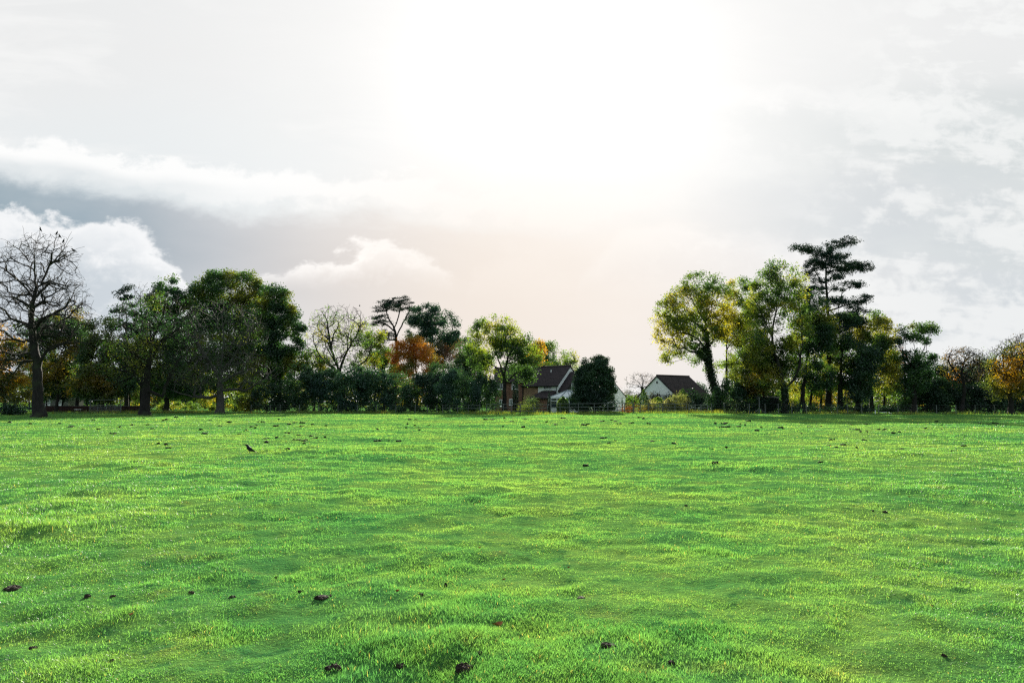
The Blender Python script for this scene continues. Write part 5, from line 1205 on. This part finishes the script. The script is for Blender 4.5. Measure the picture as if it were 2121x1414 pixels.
# ------------------------------------------------------------------ world: sky with clouds, all laid out by direction
def build_world():
    w = bpy.data.worlds.new("World"); sc.world = w; w.use_nodes = True
    w.node_tree.nodes.clear(); g = NG(w.node_tree)
    out = g.new('ShaderNodeOutputWorld'); bg = g.new('ShaderNodeBackground')
    g.l.new(bg.outputs[0], out.inputs[0])
    tc = g.new('ShaderNodeTexCoord'); sep = g.new('ShaderNodeSeparateXYZ'); g.l.new(tc.outputs['Generated'], sep.inputs[0])
    x, y, z = sep.outputs
    yc = g.m('MAXIMUM', y, 0.12)
    u = g.div(x, yc); v = g.div(z, yc)
    front = g.smooth(y, 0.15, 0.55)
    def U(px): return uv(px, 600)[0]
    def V(py): return uv(1060, py)[1]
    def un(px): return (U(px) + 1.0) / 2.0            # u -> 0..1 for ramps
    def vn(py): return V(py) / 0.8
    u01 = g.m('MULTIPLY_ADD', u, 0.5, 0.5, clamp=True)
    def edge(pts): return g.mul(g.ramp(u01, [(un(a), vn(b)) for a, b in pts], mode='EASE'), 0.8)
    P = g.vec(u, g.mul(v, 1.7), 0.0)
    nA = g.sub(g.noise(P, 9.0, 8, 0.6, 0.2), 0.5)            # puffs
    nB = g.sub(g.noise(g.vec(g.add(u, g.mul(v, 0.9)), g.mul(v, 4.2), 4.0), 4.6, 8, 0.56, 0.4), 0.5)    # streaks
    nC = g.sub(g.noise(g.vec(g.mul(u, 1.0), g.mul(v, 2.0), 9.0), 2.6, 6, 0.55), 0.5)    # broad
    nD = g.sub(g.noise(g.vec(u, g.mul(v, 1.4), 2.0), 26.0, 6, 0.6, 0.3), 0.5)
    su, sv = uv(1120, 150)
    def dist(px, py, ax=1.0, ay=1.0):
        a, b = uv(px, py)
        return g.m('SQRT', g.add(g.m('POWER', g.mul(g.sub(u, a), ax), 2.0), g.m('POWER', g.mul(g.sub(v, b), ay), 2.0)))
    C = lambda r_, g_, b_, k=1.0: tuple(q * k for q in lin((r_, g_, b_)))
    # upper veil
    lr = g.smooth(u, U(0), U(2121))
    veil = g.mix(lr, C(233, 238, 240), C(222, 226, 226))
    veil = g.mix(g.smooth(g.add(v, g.mul(nC, 0.25)), V(60), V(420)), C(236, 237, 237), veil)
    veil = g.mix(g.smooth(g.add(nB, g.mul(nC, 0.6)), -0.02, 0.22, 0.0, 0.55), veil, C(250, 250, 249))
    col = veil
    # grey-blue band under the upper cloud sheet
    low_edge = edge([(-100, 352), (100, 378), (300, 402), (500, 428), (760, 440), (960, 462), (1150, 478), (1300, 470), (1420, 452), (1600, 485), (1800, 520), (2200, 560)])
    lv = g.add(low_edge, g.add(g.mul(nA, 0.07), g.mul(nB, 0.03)))
    under = g.smooth(g.sub(lv, v), -0.006, 0.022)
    bandc = g.ramp(u01, [(un(-50), C(116, 150, 167)), (un(160), C(150, 170, 183)), (un(450), C(183, 189, 196)), (un(760), C(194, 188, 187)),
                         (un(1000), C(222, 207, 195)), (un(1300), C(240, 231, 224)), (un(1600), C(230, 229, 229)), (un(2000), C(222, 226, 228))], True)
    bandc = g.mix(g.smooth(v, V(520), V(760)), bandc, g.ramp(u01, [(un(0), C(206, 216, 224)), (un(500), C(216, 220, 225)), (un(900), C(236, 226, 218)), (un(1300), C(238, 230, 224)), (un(1700), C(226, 227, 228)), (un(2121), C(216, 222, 226))], True))
    bandc = g.mix(g.mul(g.smooth(nC, -0.15, 0.2), 0.35), bandc, C(232, 230, 230))
    # bright rolled rim of the upper sheet (left side)
    rim = g.mul(g.smooth(g.add(g.sub(v, lv), g.mul(nD, 0.05)), 0.0, 0.018), g.smooth(g.add(g.sub(v, lv), g.add(g.mul(nA, 0.16), g.mul(nD, 0.06))), 0.052, 0.036))
    col = g.mix(g.mul(g.mul(rim, 0.85), g.smooth(u, U(1500), U(1150))), col, C(253, 253, 252, 1.03))
    shade = g.mul(g.smooth(g.add(g.sub(v, lv), g.mul(nA, 0.08)), 0.032, 0.012), g.smooth(u, U(750), U(250)))
    col = g.mix(g.mul(shade, 0.55), col, C(214, 222, 226))
    col = g.mix(under, col, bandc)
    # cumulus bank, left
    def bank(col, top, top_c, low_c, fade, amp=0.11, soft=0.009, fade_lo=None, gate=None, depth=0.1):
        t = g.add(edge(top), g.add(g.mul(nA, amp), g.mul(nD, amp * 0.5)))
        d = g.sub(t, v); m = g.smooth(d, -soft, soft)
        if gate is not None: m = g.mul(m, gate)
        if fade_lo is not None: m = g.mul(m, g.smooth(v, V(fade_lo[0]), V(fade_lo[1])))
        body = g.mix(g.smooth(g.add(d, g.mul(nD, 0.06)), 0.0, depth), top_c, low_c)
        body = g.mix(g.mul(g.smooth(g.add(nD, nA), -0.02, 0.22), 0.5), body, top_c)
        return g.mix(g.mul(m, fade), col, body)
    col = bank(col, [(-100, 440), (20, 436), (80, 440), (150, 462), (210, 470), (262, 482), (315, 505), (362, 540), (405, 620), (450, 760), (560, 800), (2200, 860)],
               C(250, 251, 252), C(206, 214, 221), 0.95, depth=0.07)
    # cumulus bank, centre
    col = bank(col, [(-100, 850), (480, 800), (520, 600), (560, 572), (620, 556), (690, 534), (760, 512), (800, 506), (850, 522), (905, 556), (960, 600), (1020, 640), (1180, 700), (2200, 860)],
               C(255, 253, 251, 1.12), C(218, 210, 206), 1.0, fade_lo=(615, 535), depth=0.05)
    col = bank(col, [(-100, 850), (940, 700), (990, 560), (1040, 530), (1090, 545), (1120, 545), (1150, 555), (1230, 660), (1400, 790), (2200, 860)],
               C(252, 246, 240), C(240, 232, 226), 0.4, 0.13, soft=0.02, fade_lo=(650, 560))
    # bank behind the right-hand trees
    col = bank(col, [(-100, 860), (1150, 700), (1230, 540), (1300, 490), (1420, 462), (1520, 470), (1640, 500), (1760, 560), (1850, 620), (1950, 700), (2200, 860)],
               C(253, 252, 250), C(226, 224, 224), 0.85, 0.07, soft=0.012, fade_lo=(640, 520), depth=0.05)
    col = bank(col, [(-100, 860), (1300, 420), (1400, 240), (1500, 195), (1650, 188), (1800, 205), (1950, 226), (2121, 234), (2200, 236)],
               C(250, 250, 249), C(222, 226, 227), 0.85, 0.05, soft=0.012, fade_lo=(400, 250), depth=0.035)
    # right: grey opening and wispy streaks
    hole = g.mul(g.smooth(g.add(dist(1720, 435, 1.0, 2.6), g.mul(nA, 0.35)), 0.22, 0.08), 0.55)
    col = g.mix(hole, col, C(200, 206, 212))
    hole2 = g.mul(g.smooth(g.add(dist(2121, 270, 0.7, 4.0), g.mul(nB, 0.30)), 0.32, 0.06), 0.45)
    col = g.mix(hole2, col, C(196, 206, 208))
    hole3 = g.mul(g.smooth(g.add(dist(2080, 560, 0.8, 1.8), g.mul(nB, 0.45)), 0.30, 0.06), 0.4)
    col = g.mix(hole3, col, C(203, 211, 217))
    wisp = g.smooth(g.add(g.mul(nB, 1.2), g.mul(nD, 0.8)), -0.09, 0.13)
    wisp = g.mul(wisp, g.smooth(g.add(u, g.mul(v, -0.3)), U(1450), U(1750)))
    col = g.mix(g.mul(wisp, 0.65), col, C(248, 249, 248))
    # thin cloud glowing in front of the sun
    ds = dist(1150, 170, 1.0, 1.0)
    gl = g.smooth(g.add(ds, g.add(g.mul(nC, 0.22), g.mul(nB, 0.10))), 0.78, 0.0)
    col = g.mix(g.m('POWER', gl, 1.9), col, (1.05, 1.035, 1.01))
    gl2 = g.m('POWER', g.smooth(g.add(ds, g.mul(nC, 0.12)), 0.34, 0.0), 1.3)
    col = g.mix(gl2, col, (1.16, 1.14, 1.11))
    warm = g.mul(g.smooth(dist(1080, 600, 0.9, 1.6), 0.38, 0.0), 0.5)
    col = g.mix(warm, col, C(244, 228, 212))
    # the rest of the sky (behind and beside the viewer): blue between broken cloud
    sky = g.new('ShaderNodeTexSky', sky_type='NISHITA'); sky.sun_disc = False
    sky.sun_elevation = SUN_EL; sky.sun_rotation = SUN_AZ
    sky.air_density = 1.0; sky.dust_density = 1.5
    nish = g.mix(1.0, sky.outputs[0], (0.1, 0.1, 0.1), 'MULTIPLY')
    cn = g.noise(tc.outputs['Generated'], 2.6, 6, 0.6, 0.3)
    backc = g.mix(g.smooth(cn, 0.42, 0.62), g.mix(0.5, nish, (0.36, 0.60, 0.78)), (0.96, 1.03, 1.07))
    final = g.mix(front, backc, col)
    sc_ = g.mix(1.0, final, (10 * SKYK,) * 3, 'MULTIPLY')
    g.l.new(sc_, bg.inputs['Color']); bg.inputs['Strength'].default_value = 0.1
SKYK = 2.0 ** -EXPO
build_world()

# ------------------------------------------------------------------ sun, camera, render
def sun_cam():
    sv = Vector((math.sin(SUN_AZ) * math.cos(SUN_EL), math.cos(SUN_AZ) * math.cos(SUN_EL), math.sin(SUN_EL)))
    L = bpy.data.lights.new('sun', 'SUN'); L.energy = 5.0; L.angle = R(0.7); L.color = (1.0, 0.93, 0.80)
    o = bpy.data.objects.new('sun', L); COL.objects.link(o)
    o.rotation_euler = sv.to_track_quat('Z', 'Y').to_euler(); o.location = (20, 200, 120)
    cam = bpy.data.cameras.new('camera'); cam.sensor_width = 36.0; cam.lens = 36.0 * F / 2121.0
    cam.clip_start = 0.1; cam.clip_end = 9000
    c = bpy.data.objects.new('camera', cam); COL.objects.link(c)
    c.location = tuple(CAM); c.rotation_euler = (math.pi / 2 + PITCH, 0, 0); sc.camera = c
    vs = sc.view_settings; vs.view_transform = 'Standard'; vs.look = 'None'; vs.gamma = 1.0
    vs.exposure = EXPO; vs.use_curve_mapping = False
    cy = sc.cycles; cy.max_bounces = 6; cy.diffuse_bounces = 3; cy.glossy_bounces = 2; cy.transmission_bounces = 4
    cy.transparent_max_bounces = 6; cy.sample_clamp_indirect = 6.0; cy.sample_clamp_direct = 8.0; cy.caustics_reflective = False; cy.caustics_refractive = False
    cy.use_denoising = False
    cy.filter_width = 1.3
sun_cam()
